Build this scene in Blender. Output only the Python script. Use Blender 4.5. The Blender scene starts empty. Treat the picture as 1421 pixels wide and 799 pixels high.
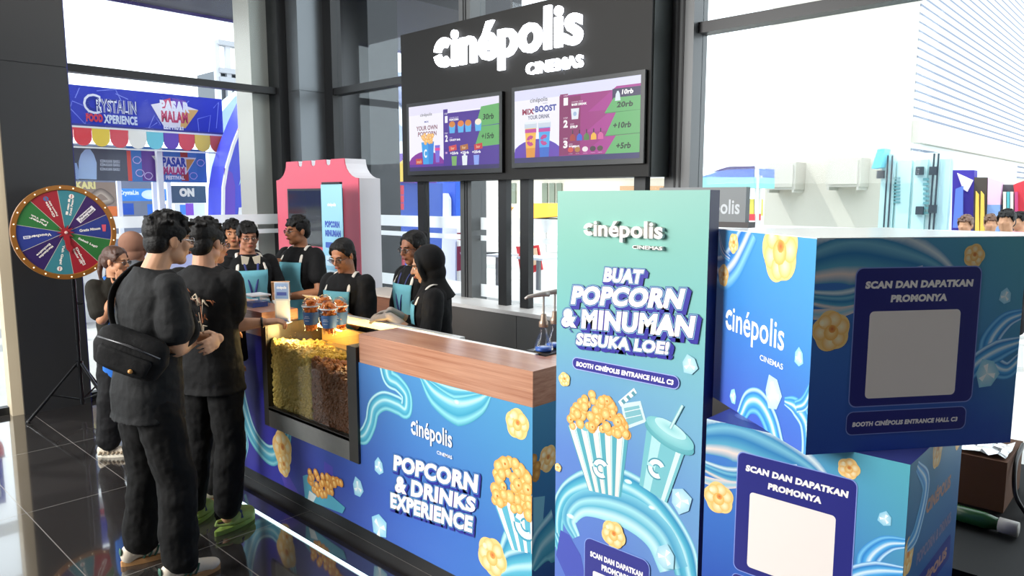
import bpy, bmesh, math, random
from mathutils import Vector, Matrix, Quaternion, noise
random.seed(7)
C = bpy.context.scene.collection
SC = bpy.context.scene
PI = math.pi

# ---------------------------------------------------------------- camera
CAMH, FPX, PITCH, FA = 1.8, 1011.0, math.radians(7.104), math.radians(43.185)
cam = bpy.data.cameras.new('camera')
cam.sensor_width = 36.0
cam.lens = FPX * 36.0 / 1421.0
cam.clip_start, cam.clip_end = 0.05, 300
cam_o = bpy.data.objects.new('camera', cam)
cam_o.location = (0, 0, CAMH)
cam_o.rotation_euler = (PI / 2 - PITCH, 0, FA - PI / 2)
C.objects.link(cam_o)
SC.camera = cam_o

# ---------------------------------------------------------------- view, sky, sun, lamps
SC.view_settings.view_transform = 'Standard'
SC.view_settings.look = 'None'
SC.view_settings.gamma = 1.0
SC.view_settings.use_curve_mapping = False
SC.view_settings.exposure = 0.0
SKY = 3.0
world = bpy.data.worlds.new('sky')
SC.world = world
world.use_nodes = True
wn = world.node_tree
wn.nodes['Background'].inputs[0].default_value = (0.93, 0.97, 1.0, 1)
wn.nodes['Background'].inputs[1].default_value = SKY

def area_lamp(name, loc, target, sx, sy, power, col=(1, 1, 1)):
    l = bpy.data.lights.new(name, 'AREA')
    l.shape = 'RECTANGLE'; l.size = sx; l.size_y = sy
    l.energy = power; l.color = col
    o = bpy.data.objects.new(name, l)
    o.location = loc
    o.rotation_euler = (Vector(target) - Vector(loc)).to_track_quat('-Z', 'Y').to_euler()
    C.objects.link(o)
    return o
sun = bpy.data.lights.new('sun', 'SUN')
sun.energy = 3.0; sun.angle = 0.02; sun.color = (1, .96, .9)
sun_o = bpy.data.objects.new('sun', sun)
sun_o.rotation_euler = Vector((0.35, -0.55, -1.0)).to_track_quat('-Z', 'Y').to_euler()
C.objects.link(sun_o)
# added fill lights, no fixtures seen; the strong left one stands in for daylight
area_lamp('hall_fill', (-2.7, 4.5, 3.2), (2.0, 2.4, 0.8), 3.2, 2.6, 560, (1, .98, .95))
area_lamp('hall_fill', (-1.5, 0.2, 4.3), (0.6, 2.0, 0.0), 3.0, 2.0, 4, (1, .97, .93))
area_lamp('booth_fill', (2.9, 4.2, 4.2), (2.7, 4.2, 0.0), 1.6, 3.0, 45, (1, .95, .88))  # overhead fill added above the servers

# ---------------------------------------------------------------- measuring: pixel of the photo -> point on a real plane
_cp, _sp = math.cos(PITCH), math.sin(PITCH)
_F = Vector((math.cos(FA), math.sin(FA), 0)); _R = Vector((math.sin(FA), -math.cos(FA), 0))
_FW = _F * _cp - Vector((0, 0, _sp)); _UP = _F * _sp + Vector((0, 0, _cp))
CAM = Vector((0, 0, CAMH))
def ray(x, y): return _FW * FPX + _R * (x - 710.5) - _UP * (y - 399.5)
def onx(x, y, X): d = ray(x, y); return CAM + d * (X / d.x)
def ony(x, y, Y): d = ray(x, y); return CAM + d * (Y / d.y)
def onz(x, y, z): d = ray(x, y); return CAM + d * ((z - CAMH) / d.z)
def onp(x, y, O, N): d = ray(x, y); return CAM + d * ((O - CAM).dot(N) / d.dot(N))

# ---------------------------------------------------------------- colours and materials
def s2l(c):
    return c / 12.92 if c <= 0.04045 else ((c + 0.055) / 1.055) ** 2.4
def rgb(h):
    if isinstance(h, str):
        h = h.lstrip('#'); h = tuple(int(h[i:i + 2], 16) / 255 for i in (0, 2, 4))
    return tuple(s2l(c) for c in h[:3]) + (1.0,)
def lerp(a, b, t): return tuple(a[i] + (b[i] - a[i]) * t for i in range(len(a)))
_mats = {}
def mat(name, col, rough=.5, metal=0., noise_amt=.0, nscale=20., bump=0., spec=.5, emit=0., alpha=None, sheen=0., trans=0., coat=0., wave=None):
    if name in _mats: return _mats[name]
    m = bpy.data.materials.new(name); m.use_nodes = True
    nt = m.node_tree; b = nt.nodes['Principled BSDF']
    c = rgb(col)
    b.inputs['Base Color'].default_value = c
    b.inputs['Roughness'].default_value = rough
    b.inputs['Metallic'].default_value = metal
    b.inputs['Specular IOR Level'].default_value = spec
    b.inputs['Coat Weight'].default_value = coat
    if sheen: b.inputs['Sheen Weight'].default_value = sheen
    if emit:
        b.inputs['Emission Color'].default_value = c
        b.inputs['Emission Strength'].default_value = emit
    if trans: b.inputs['Transmission Weight'].default_value = trans
    if noise_amt or bump:
        tc = nt.nodes.new('ShaderNodeTexCoord')
        no = nt.nodes.new('ShaderNodeTexNoise'); no.inputs['Scale'].default_value = nscale; no.inputs['Detail'].default_value = 4
        nt.links.new(tc.outputs['Object'], no.inputs['Vector'])
        if noise_amt:
            mx = nt.nodes.new('ShaderNodeMix'); mx.data_type = 'RGBA'
            mx.inputs[6].default_value = tuple(x * (1 - noise_amt) for x in c[:3]) + (1,)
            mx.inputs[7].default_value = tuple(min(1, x * (1 + noise_amt)) for x in c[:3]) + (1,)
            nt.links.new(no.outputs['Fac'], mx.inputs[0]); nt.links.new(mx.outputs[2], b.inputs['Base Color'])
        if bump:
            bp = nt.nodes.new('ShaderNodeBump'); bp.inputs['Strength'].default_value = bump; bp.inputs['Distance'].default_value = .02
            nt.links.new(no.outputs['Fac'], bp.inputs['Height']); nt.links.new(bp.outputs[0], b.inputs['Normal'])
    _mats[name] = m
    return m

def attr_mat(name, rough=.45, emit=0., spec=.35):
    m = bpy.data.materials.new(name); m.use_nodes = True
    nt = m.node_tree; b = nt.nodes['Principled BSDF']
    a = nt.nodes.new('ShaderNodeAttribute'); a.attribute_name = 'Col'
    b.inputs['Roughness'].default_value = rough; b.inputs['Specular IOR Level'].default_value = spec
    if emit:
        b.inputs['Base Color'].default_value = (0.01, 0.01, 0.01, 1)
        nt.links.new(a.outputs['Color'], b.inputs['Emission Color']); b.inputs['Emission Strength'].default_value = emit
    else:
        nt.links.new(a.outputs['Color'], b.inputs['Base Color'])
    _mats[name] = m
    return m
PRINT = attr_mat('printed_vinyl', .42)
SCREEN = attr_mat('lit_screen', .3, emit=1.0)

def glass_mat(name, tint=(1, 1, 1), refl=1.0):
    m = bpy.data.materials.new(name); m.use_nodes = True
    nt = m.node_tree; nt.nodes.clear()
    out = nt.nodes.new('ShaderNodeOutputMaterial'); mx = nt.nodes.new('ShaderNodeMixShader')
    tr = nt.nodes.new('ShaderNodeBsdfTransparent'); tr.inputs[0].default_value = tint + (1,)
    gl = nt.nodes.new('ShaderNodeBsdfGlossy'); gl.inputs['Roughness'].default_value = .02
    fr = nt.nodes.new('ShaderNodeFresnel'); fr.inputs[0].default_value = 1.45
    mu = nt.nodes.new('ShaderNodeMath'); mu.operation = 'MULTIPLY'; mu.inputs[1].default_value = refl
    nt.links.new(fr.outputs[0], mu.inputs[0]); nt.links.new(mu.outputs[0], mx.inputs[0])
    nt.links.new(tr.outputs[0], mx.inputs[1]); nt.links.new(gl.outputs[0], mx.inputs[2]); nt.links.new(mx.outputs[0], out.inputs[0])
    _mats[name] = m
    return m
GLASS = glass_mat('window_glass', (.93, .96, .97), .1)
CASE_GLASS = glass_mat('case_glass', (.97, .985, .98), .025)
CUP_PLASTIC = glass_mat('clear_plastic', (.97, .98, .985), .45)

# ---------------------------------------------------------------- mesh helpers
def link(name, me, material, parent=None, smooth=False):
    o = bpy.data.objects.new(name, me)
    if material is not None: me.materials.append(material)
    if smooth:
        me.polygons.foreach_set('use_smooth', [True] * len(me.polygons))
    if parent is not None:
        o.parent = parent
        me.transform(MW(parent).inverted())
    C.objects.link(o)
    return o
def MW(o):
    m = Matrix.LocRotScale(o.location, o.rotation_euler, o.scale)
    return MW(o.parent) @ m if o.parent else m
def setp(o, label=None, cat=None, group=None, kind=None):
    if label: o['label'] = label
    if cat: o['category'] = cat
    if group: o['group'] = group
    if kind: o['kind'] = kind
    return o
def thing(name, label, cat, loc=(0, 0, 0), rotz=0., group=None):
    o = bpy.data.objects.new(name, None); o.empty_display_size = .1
    o.location = loc; o.rotation_euler = (0, 0, rotz)
    C.objects.link(o)
    return setp(o, label, cat, group)
def struct(name, mb, material, parent=None, smooth=False):
    o = mb.build(name, material, parent, smooth)
    if parent is None: o['kind'] = 'structure'
    return o
def frame(loc=(0, 0, 0), rotz=0.): return Matrix.Translation(loc) @ Matrix.Rotation(rotz, 4, 'Z')

class MB:
    def __init__(self, M=None): self.bm = bmesh.new(); self.M = M or Matrix.Identity(4)
    def v(self, p): return self.bm.verts.new(self.M @ Vector(p))
    def face(self, pts):
        vs = [self.v(p) for p in pts]
        self.bm.faces.new(vs); return self
    def box(self, x0, x1, y0, y1, z0, z1):
        p = [(x0, y0, z0), (x1, y0, z0), (x1, y1, z0), (x0, y1, z0), (x0, y0, z1), (x1, y0, z1), (x1, y1, z1), (x0, y1, z1)]
        vs = [self.v(q) for q in p]
        for f in ((3, 2, 1, 0), (4, 5, 6, 7), (0, 1, 5, 4), (1, 2, 6, 5), (2, 3, 7, 6), (3, 0, 4, 7)):
            self.bm.faces.new([vs[i] for i in f])
        return self
    def prism(self, pts, axis, a, b):
        """2-D outline pushed along axis ('x': pts are (y,z); 'y': (x,z); 'z': (x,y)) from a to b."""
        def P(q, t): return {'x': (t, q[0], q[1]), 'y': (q[0], t, q[1]), 'z': (q[0], q[1], t)}[axis]
        A = [self.v(P(q, a)) for q in pts]; B = [self.v(P(q, b)) for q in pts]
        n = len(pts)
        self.bm.faces.new(A[::-1]); self.bm.faces.new(B)
        for i in range(n): self.bm.faces.new((A[i], A[(i + 1) % n], B[(i + 1) % n], B[i]))
        return self
    def tube(self, pts, r, seg=10, cap=True, flat=1.):
        pts = [Vector(p) for p in pts]
        n = len(pts)
        rs = r if isinstance(r, (list, tuple)) else [r] * n
        up = None; rings = []
        for i, p in enumerate(pts):
            t = (pts[min(i + 1, n - 1)] - pts[max(i - 1, 0)])
            t = t.normalized() if t.length > 1e-9 else Vector((0, 0, 1))
            if up is None:
                up = t.orthogonal().normalized()
                if abs(t.z) < .95: up = (Vector((0, 0, 1)) - t * t.z).normalized()
            up = (up - t * up.dot(t))
            up = up.normalized() if up.length > 1e-6 else t.orthogonal().normalized()
            sd = t.cross(up)
            rings.append([self.v(p + (sd * math.cos(2 * PI * k / seg) + up * (math.sin(2 * PI * k / seg) * flat)) * rs[i]) for k in range(seg)])
        for a, b in zip(rings, rings[1:]):
            for k in range(seg): self.bm.faces.new((a[k], a[(k + 1) % seg], b[(k + 1) % seg], b[k]))
        if cap: self.bm.faces.new(rings[0][::-1]); self.bm.faces.new(rings[-1])
        return self
    def ell(self, c, r, R=None, u=16, v=10):
        if not isinstance(r, (tuple, list)): r = (r, r, r)
        R = R.to_4x4() if R is not None else Matrix.Identity(4)
        T = self.M @ Matrix.Translation(c) @ R @ Matrix.Diagonal((*r, 1))
        bmesh.ops.create_uvsphere(self.bm, u_segments=u, v_segments=v, radius=1, matrix=T)
        return self
    def ico(self, c, r, sub=1, R=None):
        if not isinstance(r, (tuple, list)): r = (r, r, r)
        R = R.to_4x4() if R is not None else Matrix.Identity(4)
        bmesh.ops.create_icosphere(self.bm, subdivisions=sub, radius=1, matrix=self.M @ Matrix.Translation(c) @ R @ Matrix.Diagonal((*r, 1)))
        return self
    def cap(self, p, q, r0, r1, u=12):
        """tapered capsule, closed"""
        p, q = Vector(p), Vector(q); d = q - p
        Rm = d.to_track_quat('Z', 'Y').to_matrix() if d.length > 1e-6 else Matrix.Identity(3)
        rings = []
        L = d.length
        prof = []
        for k in range(0, 5):
            a = -PI / 2 + k * PI / 8; prof.append((r0 * math.cos(a), r0 * math.sin(a)))
        for k in range(0, 5):
            a = k * PI / 8; prof.append((r1 * math.cos(a), L + r1 * math.sin(a)))
        for (rr, zz) in prof[1:-1]:
            rings.append([self.v(p + Rm @ Vector((rr * math.cos(2 * PI * k / u), rr * math.sin(2 * PI * k / u), zz))) for k in range(u)])
        b = self.v(p + Rm @ Vector((0, 0, prof[0][1]))); t = self.v(p + Rm @ Vector((0, 0, prof[-1][1])))
        for a, c in zip(rings, rings[1:]):
            for k in range(u): self.bm.faces.new((a[k], a[(k + 1) % u], c[(k + 1) % u], c[k]))
        for k in range(u):
            self.bm.faces.new((b, rings[0][(k + 1) % u], rings[0][k])); self.bm.faces.new((t, rings[-1][k], rings[-1][(k + 1) % u]))
        return self
    def lathe(self, prof, c=(0, 0, 0), seg=24, cap=True):
        c = Vector(c)
        rings = [[self.v(c + Vector((r * math.cos(2 * PI * k / seg), r * math.sin(2 * PI * k / seg), z))) for k in range(seg)] for r, z in prof]
        for a, b in zip(rings, rings[1:]):
            for k in range(seg): self.bm.faces.new((a[k], a[(k + 1) % seg], b[(k + 1) % seg], b[k]))
        if cap: self.bm.faces.new(rings[0][::-1]); self.bm.faces.new(rings[-1])
        return self
    def loft(self, rings, closed=True):
        R = [[self.v(p) for p in r] for r in rings]; n = len(R[0])
        for a, b in zip(R, R[1:]):
            for k in range(n): self.bm.faces.new((a[k], a[(k + 1) % n], b[(k + 1) % n], b[k]))
        if closed: self.bm.faces.new(R[0][::-1]); self.bm.faces.new(R[-1])
        return self
    def bevel(self, w, seg=2):
        es = [e for e in self.bm.edges if len(e.link_faces) == 2 and e.calc_face_angle(0) > .6]
        bmesh.ops.bevel(self.bm, geom=es, offset=w, segments=seg, affect='EDGES', profile=.5)
        return self
    def mesh(self, name):
        bmesh.ops.recalc_face_normals(self.bm, faces=self.bm.faces)
        me = bpy.data.meshes.new(name); self.bm.to_mesh(me); self.bm.free(); return me
    def build(self, name, material, parent=None, smooth=False):
        return link(name, self.mesh(name), material, parent, smooth)
    def remesh(self, name, material, parent=None, voxel=.006, iters=3, fac=.5):
        """union of everything inside as one continuous smooth surface"""
        me = self.mesh(name + '_raw')
        t = bpy.data.objects.new('tmp', me); C.objects.link(t)
        r = t.modifiers.new('r', 'REMESH'); r.mode = 'VOXEL'; r.voxel_size = voxel
        if iters:
            s = t.modifiers.new('s', 'SMOOTH'); s.factor = fac; s.iterations = iters
        dg = bpy.context.evaluated_depsgraph_get(); dg.update()
        out = bpy.data.meshes.new_from_object(t.evaluated_get(dg))
        bpy.data.objects.remove(t); bpy.data.meshes.remove(me)
        out.name = name; out.materials.clear()
        return link(name, out, material, parent, True)

def catmull(pts, n=8):
    P = [Vector(p) for p in pts]; P = [P[0] * 2 - P[1]] + P + [P[-1] * 2 - P[-2]]
    out = []
    for i in range(1, len(P) - 2):
        a, b, c, d = P[i - 1:i + 3]
        for k in range(n):
            t = k / n
            out.append(.5 * ((2 * b) + (c - a) * t + (2 * a - 5 * b + 4 * c - d) * t * t + (3 * b - a - 3 * c + d) * t ** 3))
    out.append(P[-2]); return out
def fan_copy(root, loc, rotz, label=None, group=None):
    r = root.copy(); C.objects.link(r); r.location = loc; r.rotation_euler = (0, 0, rotz)
    if label: r['label'] = label
    if group: r['group'] = group
    for ch in list(root.children):
        c = ch.copy(); C.objects.link(c); c.parent = r
        for g in ch.children:
            d = g.copy(); C.objects.link(d); d.parent = c
    return r

# ---------------------------------------------------------------- printed artwork and lettering on flat panels
_txt = {}
def text_mesh(s, bold=0., sp=None):
    key = (s, round(bold, 3), sp)
    if key in _txt: return _txt[key]
    cu = bpy.data.curves.new('t', 'FONT'); cu.body = s; cu.size = 1.0; cu.resolution_u = 3; cu.offset = bold; cu.align_x = 'LEFT'
    cu.fill_mode = 'FRONT'
    if bold: cu.space_character = 1.0 + (bold if sp is None else sp) * 1.2
    o = bpy.data.objects.new('t', cu); C.objects.link(o)
    dg = bpy.context.evaluated_depsgraph_get(); dg.update()
    me = bpy.data.meshes.new_from_object(o.evaluated_get(dg))
    V = [(v.co.x, v.co.y) for v in me.vertices]; F = [list(p.vertices) for p in me.polygons]
    bpy.data.objects.remove(o); bpy.data.curves.remove(cu); bpy.data.meshes.remove(me)
    if not V: V = [(0, 0), (1, 0), (0, 1)]; F = []
    xs = [p[0] for p in V]; ys = [p[1] for p in V]
    _txt[key] = (V, F, (min(xs), min(ys), max(xs), max(ys)))
    return _txt[key]

class Art:
    """flat print: polygons with colours on the plane O + u*U + v*V, later ones a hair further out"""
    def __init__(self, O, U, V, N, step=.000012, lift=.0006):
        self.O, self.U, self.V, self.N = Vector(O), Vector(U).normalized(), Vector(V).normalized(), Vector(N).normalized()
        self.vs, self.cs, self.fs = [], [], []
        self.k = 0; self.step = step; self.lift = lift; self.clip = None
    def px(self, x, y):
        p = onp(x, y, self.O, self.N) - self.O
        return (p.dot(self.U), p.dot(self.V))
    def add(self, pts, faces, cols, layer=True, rise=None):
        self.k += 1
        h = self.lift + self.k * self.step; b = len(self.vs)
        c = self.clip
        for i, (u, v) in enumerate(pts):
            if c: u = min(max(u, c[0]), c[2]); v = min(max(v, c[1]), c[3])
            self.vs.append(self.O + self.U * u + self.V * v + self.N * (h + (rise[i] if rise else 0)))
        if rise: self.k += int(max(rise) / self.step) + 1
        self.cs.extend(cols); self.fs.extend([[b + i for i in f] for f in faces])
    def poly(self, pts, col, layer=True):
        col = rgb(col) if isinstance(col, str) else col
        self.add(pts, [list(range(len(pts)))], [col] * len(pts), layer)
    def fan(self, c, pts, cc, rc, layer=True):
        cc = rgb(cc) if isinstance(cc, str) else cc; rc = rgb(rc) if isinstance(rc, str) else rc
        n = len(pts)
        self.add([c] + pts, [[0, 1 + i, 1 + (i + 1) % n] for i in range(n)], [cc] + [rc] * n, layer)
    def disc(self, c, r, cc, rc=None, ry=None, n=18, rot=0., layer=True):
        ry = ry or r
        pts = []
        for i in range(n):
            a = 2 * PI * i / n; x, y = r * math.cos(a), ry * math.sin(a)
            pts.append((c[0] + x * math.cos(rot) - y * math.sin(rot), c[1] + x * math.sin(rot) + y * math.cos(rot)))
        self.fan(c, pts, cc, rc or cc, layer)
    def rect(self, u0, v0, u1, v1, col, col_top=None, layer=True):
        a = rgb(col) if isinstance(col, str) else col; b = a if col_top is None else (rgb(col_top) if isinstance(col_top, str) else col_top)
        self.add([(u0, v0), (u1, v0), (u1, v1), (u0, v1)], [[0, 1, 2, 3]], [a, a, b, b], layer)
    def grid(self, u0, v0, u1, v1, fn, nu=12, nv=12):
        pts = []; cols = []; faces = []
        for j in range(nv + 1):
            for i in range(nu + 1):
                a, b = i / nu, j / nv
                pts.append((u0 + (u1 - u0) * a, v0 + (v1 - v0) * b)); cols.append(fn(a, b))
        for j in range(nv):
            for i in range(nu):
                k = j * (nu + 1) + i; faces.append([k, k + 1, k + nu + 2, k + nu + 1])
        self.add(pts, faces, cols)
    def rrect(self, u0, v0, u1, v1, r, col, layer=True):
        pts = []
        for cx, cy, a0 in ((u1 - r, v1 - r, 0), (u0 + r, v1 - r, 90), (u0 + r, v0 + r, 180), (u1 - r, v0 + r, 270)):
            for k in range(6):
                a = math.radians(a0 + k * 18); pts.append((cx + r * math.cos(a), cy + r * math.sin(a)))
        self.poly(pts, col, layer)
    def ribbon(self, pts, w, prof, n=8):
        """prof: list of (t -1..1, colour) across"""
        P = catmull([(p[0], p[1], 0) for p in pts], n)
        m = len(P); ws = w if isinstance(w, (list, tuple)) else [w] * len(pts)
        prof = [(t, rgb(c) if isinstance(c, str) else c) for t, c in prof]
        V = []; cols = []; F = []; q = len(prof)
        for i, p in enumerate(P):
            t = (P[min(i + 1, m - 1)] - P[max(0, i - 1)]).normalized(); s = Vector((-t.y, t.x, 0))
            x = i / n; k = min(int(x), len(ws) - 2); wi = ws[k] + (ws[k + 1] - ws[k]) * (x - k)
            for tt, c in prof:
                V.append(tuple((p + s * (tt * wi * .5))[:2])); cols.append(c)
        for i in range(m - 1):
            for j in range(q - 1):
                a = i * q + j; F.append([a, a + 1, a + q + 1, a + q])
        self.add(V, F, cols, rise=[(i // q) * self.step * .25 for i in range(len(V))])
    def text(self, s, box, col, bold=.0, slant=0., keep=False, layer=True, dx=0., dv=0., grow=0.):
        """lettering fitted into box (u0, v0, u1, v1)"""
        V, F, (x0, y0, x1, y1) = text_mesh(s, bold)
        V0, F0, (a0, b0, a1, b1) = text_mesh(s, 0. if grow else bold)
        col = rgb(col) if isinstance(col, str) else col
        sx = (box[2] - box[0]) / (a1 - a0); sy = (box[3] - box[1]) / (b1 - b0)
        if keep: sx = sy
        cx, cy = (x0 + x1) / 2, (y0 + y1) / 2
        mu, mv = (box[0] + box[2]) / 2, (box[1] + box[3]) / 2
        pts = [(mu + (x - cx) * sx + slant * (y - cy) * sy + dx, mv + (y - cy) * sy + dv) for x, y in V]
        self.add(pts, F, [col] * len(pts), layer)
    def pxtext(self, s, bl, tr, col, **k):
        a = self.px(*bl); b = self.px(*tr)
        self.text(s, (a[0], a[1], b[0], b[1]), col, **k); return (a[0], a[1], b[0], b[1])
    def build(self, name, parent, material=None):
        me = bpy.data.meshes.new(name)
        me.from_pydata([tuple(v) for v in self.vs], [], self.fs)
        at = me.color_attributes.new('Col', 'FLOAT_COLOR', 'POINT')
        at.data.foreach_set('color', [x for c in self.cs for x in (tuple(c) + (1.0,))[:4]])
        return link(name, me, material or PRINT, parent)
    # ---- motifs that repeat over the print
    def kernel(self, c, r, seed=0):
        rd = random.Random(seed * 77 + 5)
        a0 = rd.random() * 6
        pts = []
        for i in range(40):
            a = 2 * PI * i / 40; q = r * (.93 + .13 * abs(math.sin(2.5 * a + a0))); pts.append((c[0] + q * math.cos(a), c[1] + q * math.sin(a)))
        self.fan(c, pts, '#f2b152', '#f9d48c')
        for i in range(6):
            a = a0 + i * PI / 3 + rd.uniform(-.2, .2); q = (c[0] + r * .58 * math.cos(a), c[1] + r * .58 * math.sin(a))
            self.disc(q, r * (.36 + rd.random() * .08), '#fff0c8', '#f6c067', n=12, layer=(i % 2 == 0))
        self.disc((c[0], c[1] - r * .08), r * .4, '#ffe2a4', '#f3b658', n=12)
        self.disc((c[0] + r * .05, c[1] + r * .1), r * .2, '#d2693a', '#eea850', n=10)
        self.disc((c[0] - r * .5, c[1] + r * .42), r * .17, '#fff6da', '#ffe6b0', n=8)
    def pile(self, inside, n, r, seed=1):
        rd = random.Random(seed)
        for i in range(n):
            c = inside(rd)
            self.disc(c, r * (.8 + rd.random() * .4), '#ffe0a0', '#eba548', n=10)
            self.disc((c[0] - r * .2, c[1] + r * .25), r * .35, '#ffe7ab', '#ffce70', n=7)
            if i % 4 == 0: self.disc((c[0] + r * .2, c[1] - r * .1), r * .25, '#c05a20', '#e39434', n=7)
    def icecube(self, c, r, rot=0., tone='#8fd0ea'):
        pts = []
        for i in range(6):
            a = rot + i * PI / 3; q = r * (1.0 if i % 2 else .86)
            pts.append((c[0] + q * math.cos(a) * .85, c[1] + q * math.sin(a)))
        self.fan(c, pts, '#d9f1f8', tone)
        for i in range(3):
            a = rot + i * 2 * PI / 3 + .5
            self.poly([c, (c[0] + r * .6 * math.cos(a), c[1] + r * .6 * math.sin(a)), (c[0] + r * .55 * math.cos(a + .6), c[1] + r * .55 * math.sin(a + .6))], '#f7fdff')
    def logo(self, box, col, bold=.02, sub=True, sub_scale=1.):
        """the split-c word with the small word under its right end; box spans the word without the small one"""
        u0, v0, u1, v1 = box; w = u1 - u0; h = v1 - v0
        col = rgb(col) if isinstance(col, str) else col
        # word: x-height about .55 of the full height (accent and ascender on top, p under)
        V, F, (x0, y0, x1, y1) = text_mesh('inépolis', bold)
        tw = w * .865; sx = tw / (x1 - x0); sy = h / (y1 - y0)
        pts = [(u1 - tw + (x - x0) * sx, v0 + (y - y0) * sy) for x, y in V]
        self.add(pts, F, [col] * len(pts))
        base = v0 + (0 - y0) * sy; xh = .545 * sy
        cc = (u0 + w * .075, base + xh * .5); ro = xh * .54; ri = ro * (.5 if bold < .03 else .36); kx = w * .078 / ro
        for a0, a1 in ((48, 172), (192, 312)):
            n = 10; P = []
            for i in range(n + 1):
                a = math.radians(a0 + (a1 - a0) * i / n); P.append((cc[0] + kx * ro * math.cos(a), cc[1] + ro * math.sin(a)))
            for i in range(n, -1, -1):
                a = math.radians(a0 + (a1 - a0) * i / n); P.append((cc[0] + kx * ri * math.cos(a), cc[1] + ri * math.sin(a)))
            m = len(P); fs = [[i, i + 1, m - 2 - i, m - 1 - i] for i in range(n)]
            self.add(P, fs, [col] * m, False)
        if sub:
            self.text('CINEMAS', (u1 - w * .36 * sub_scale, v0 - h * .26, u1, v0 - h * .26 + h * .16 * sub_scale), col, bold=bold)
WATER = [(-1, '#3d9fb8'), (-.75, '#8fd6df'), (-.5, '#3f9fc0'), (-.15, '#5fb8d0'), (.1, '#bfe9ee'), (.3, '#5db9cf'), (.65, '#2f8fb8'), (.85, '#c6edf2'), (1, '#55aec6')]
WATER_BLUE = [(-1, '#2f86cf'), (-.75, '#7cc9f2'), (-.5, '#2e86d2'), (-.2, '#57b1ea'), (.1, '#e2f5ff'), (.3, '#5db4ea'), (.6, '#2a7fc9'), (.85, '#c9ecff'), (1, '#3f97da')]

# ================================================================ SETTING
M_black = mat('black_cladding', '#2a2b2d', .35, .0, .06, 3., spec=.5)
M_dark_metal = mat('dark_metal', '#2e3033', .35, .5)
M_grey_metal = mat('grey_cladding', '#6d7276', .32, .75, .05, 2.)
M_frame = mat('mullion_black', '#1d1e20', .4, .2)
M_beige = mat('beige_frame', '#cfc0a4', .5)
M_pave = mat('pavement', '#b9b8b4', .9, 0, .12, 2.)
M_white = mat('white_paint', '#e9e9ea', .5)
M_ceiling = mat('ceiling_paint', '#6f6f70', .8)
M_wallpaint = mat('hall_wall_paint', '#55565a', .8)

def floor_material():
    m = bpy.data.materials.new('polished_tiles'); m.use_nodes = True
    nt = m.node_tree; b = nt.nodes['Principled BSDF']
    tc = nt.nodes.new('ShaderNodeTexCoord'); sp = nt.nodes.new('ShaderNodeSeparateXYZ'); cb = nt.nodes.new('ShaderNodeCombineXYZ')
    nt.links.new(tc.outputs['Object'], sp.inputs[0])
    ax = nt.nodes.new('ShaderNodeMath'); ax.operation = 'ADD'; ax.inputs[1].default_value = -4.765 + 1.16 * 20
    ay = nt.nodes.new('ShaderNodeMath'); ay.operation = 'ADD'; ay.inputs[1].default_value = -1.003 + .567 * 20
    nt.links.new(sp.outputs[1], ax.inputs[0]); nt.links.new(sp.outputs[0], ay.inputs[0])
    nt.links.new(ax.outputs[0], cb.inputs[0]); nt.links.new(ay.outputs[0], cb.inputs[1])
    br = nt.nodes.new('ShaderNodeTexBrick'); br.offset = 0.0; br.squash = 1.0
    br.inputs['Scale'].default_value = 1.0; br.inputs['Brick Width'].default_value = 1.16; br.inputs['Row Height'].default_value = .567
    br.inputs['Mortar Size'].default_value = .0028; br.inputs['Mortar Smooth'].default_value = .1
    br.inputs['Color1'].default_value = rgb('#262423'); br.inputs['Color2'].default_value = rgb('#2e2b2a'); br.inputs['Mortar'].default_value = rgb('#6a6661')
    nt.links.new(cb.outputs[0], br.inputs['Vector'])
    nt.links.new(br.outputs['Color'], b.inputs['Base Color'])
    no = nt.nodes.new('ShaderNodeTexNoise'); no.inputs['Scale'].default_value = 3.0; no.inputs['Detail'].default_value = 5
    nt.links.new(tc.outputs['Object'], no.inputs['Vector'])
    mr = nt.nodes.new('ShaderNodeMapRange'); mr.inputs[3].default_value = .05; mr.inputs[4].default_value = .13
    nt.links.new(no.outputs['Fac'], mr.inputs[0])
    mo = nt.nodes.new('ShaderNodeMix'); mo.inputs[3].default_value = .5
    nt.links.new(br.outputs['Fac'], mo.inputs[0]); nt.links.new(mr.outputs[0], mo.inputs[2]); nt.links.new(mo.outputs[0], b.inputs['Roughness'])
    b.inputs['Specular IOR Level'].default_value = .9
    b.inputs['Coat Weight'].default_value = .8; b.inputs['Coat Roughness'].default_value = .03; b.inputs['Coat IOR'].default_value = 1.7
    return m
struct('floor', MB().box(-4, 4.47, -4, 7.2, -.12, 0), floor_material())
struct('ground', MB().box(-30, 70, 7.2, 70, -.16, -.02).box(4.47, 70, -30, 7.2, -.16, -.02), M_pave)
struct('ceiling', MB().box(-4.2, 4.7, -4.2, 7.5, 4.6, 4.8), M_ceiling)
struct('wall_back', MB().box(-4.2, 4.7, -4.2, -4.0, 0, 4.6), M_wallpaint)
struct('wall_side', MB().box(-4.2, -4.0, -4, 7.2, 0, 4.6), M_wallpaint)
# the black pillar on the left, in two cladding sheets with an open joint
struct('wall_left', MB().box(1.52, 2.02, 6.99, 7.45, 0, 2.868).box(1.52, 2.02, 6.99, 7.45, 2.876, 4.6).box(1.53, 2.01, 7.0, 7.44, 2.86, 2.88), M_black)
struct('trim_1', MB().box(1.44, 1.52, 7.02, 7.16, 0, 4.6), M_beige)
struct('trim_2', MB().box(2.02, 2.045, 7.05, 7.2, 0, 4.6), mat('blue_gasket', '#2b2f86', .4))
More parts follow.
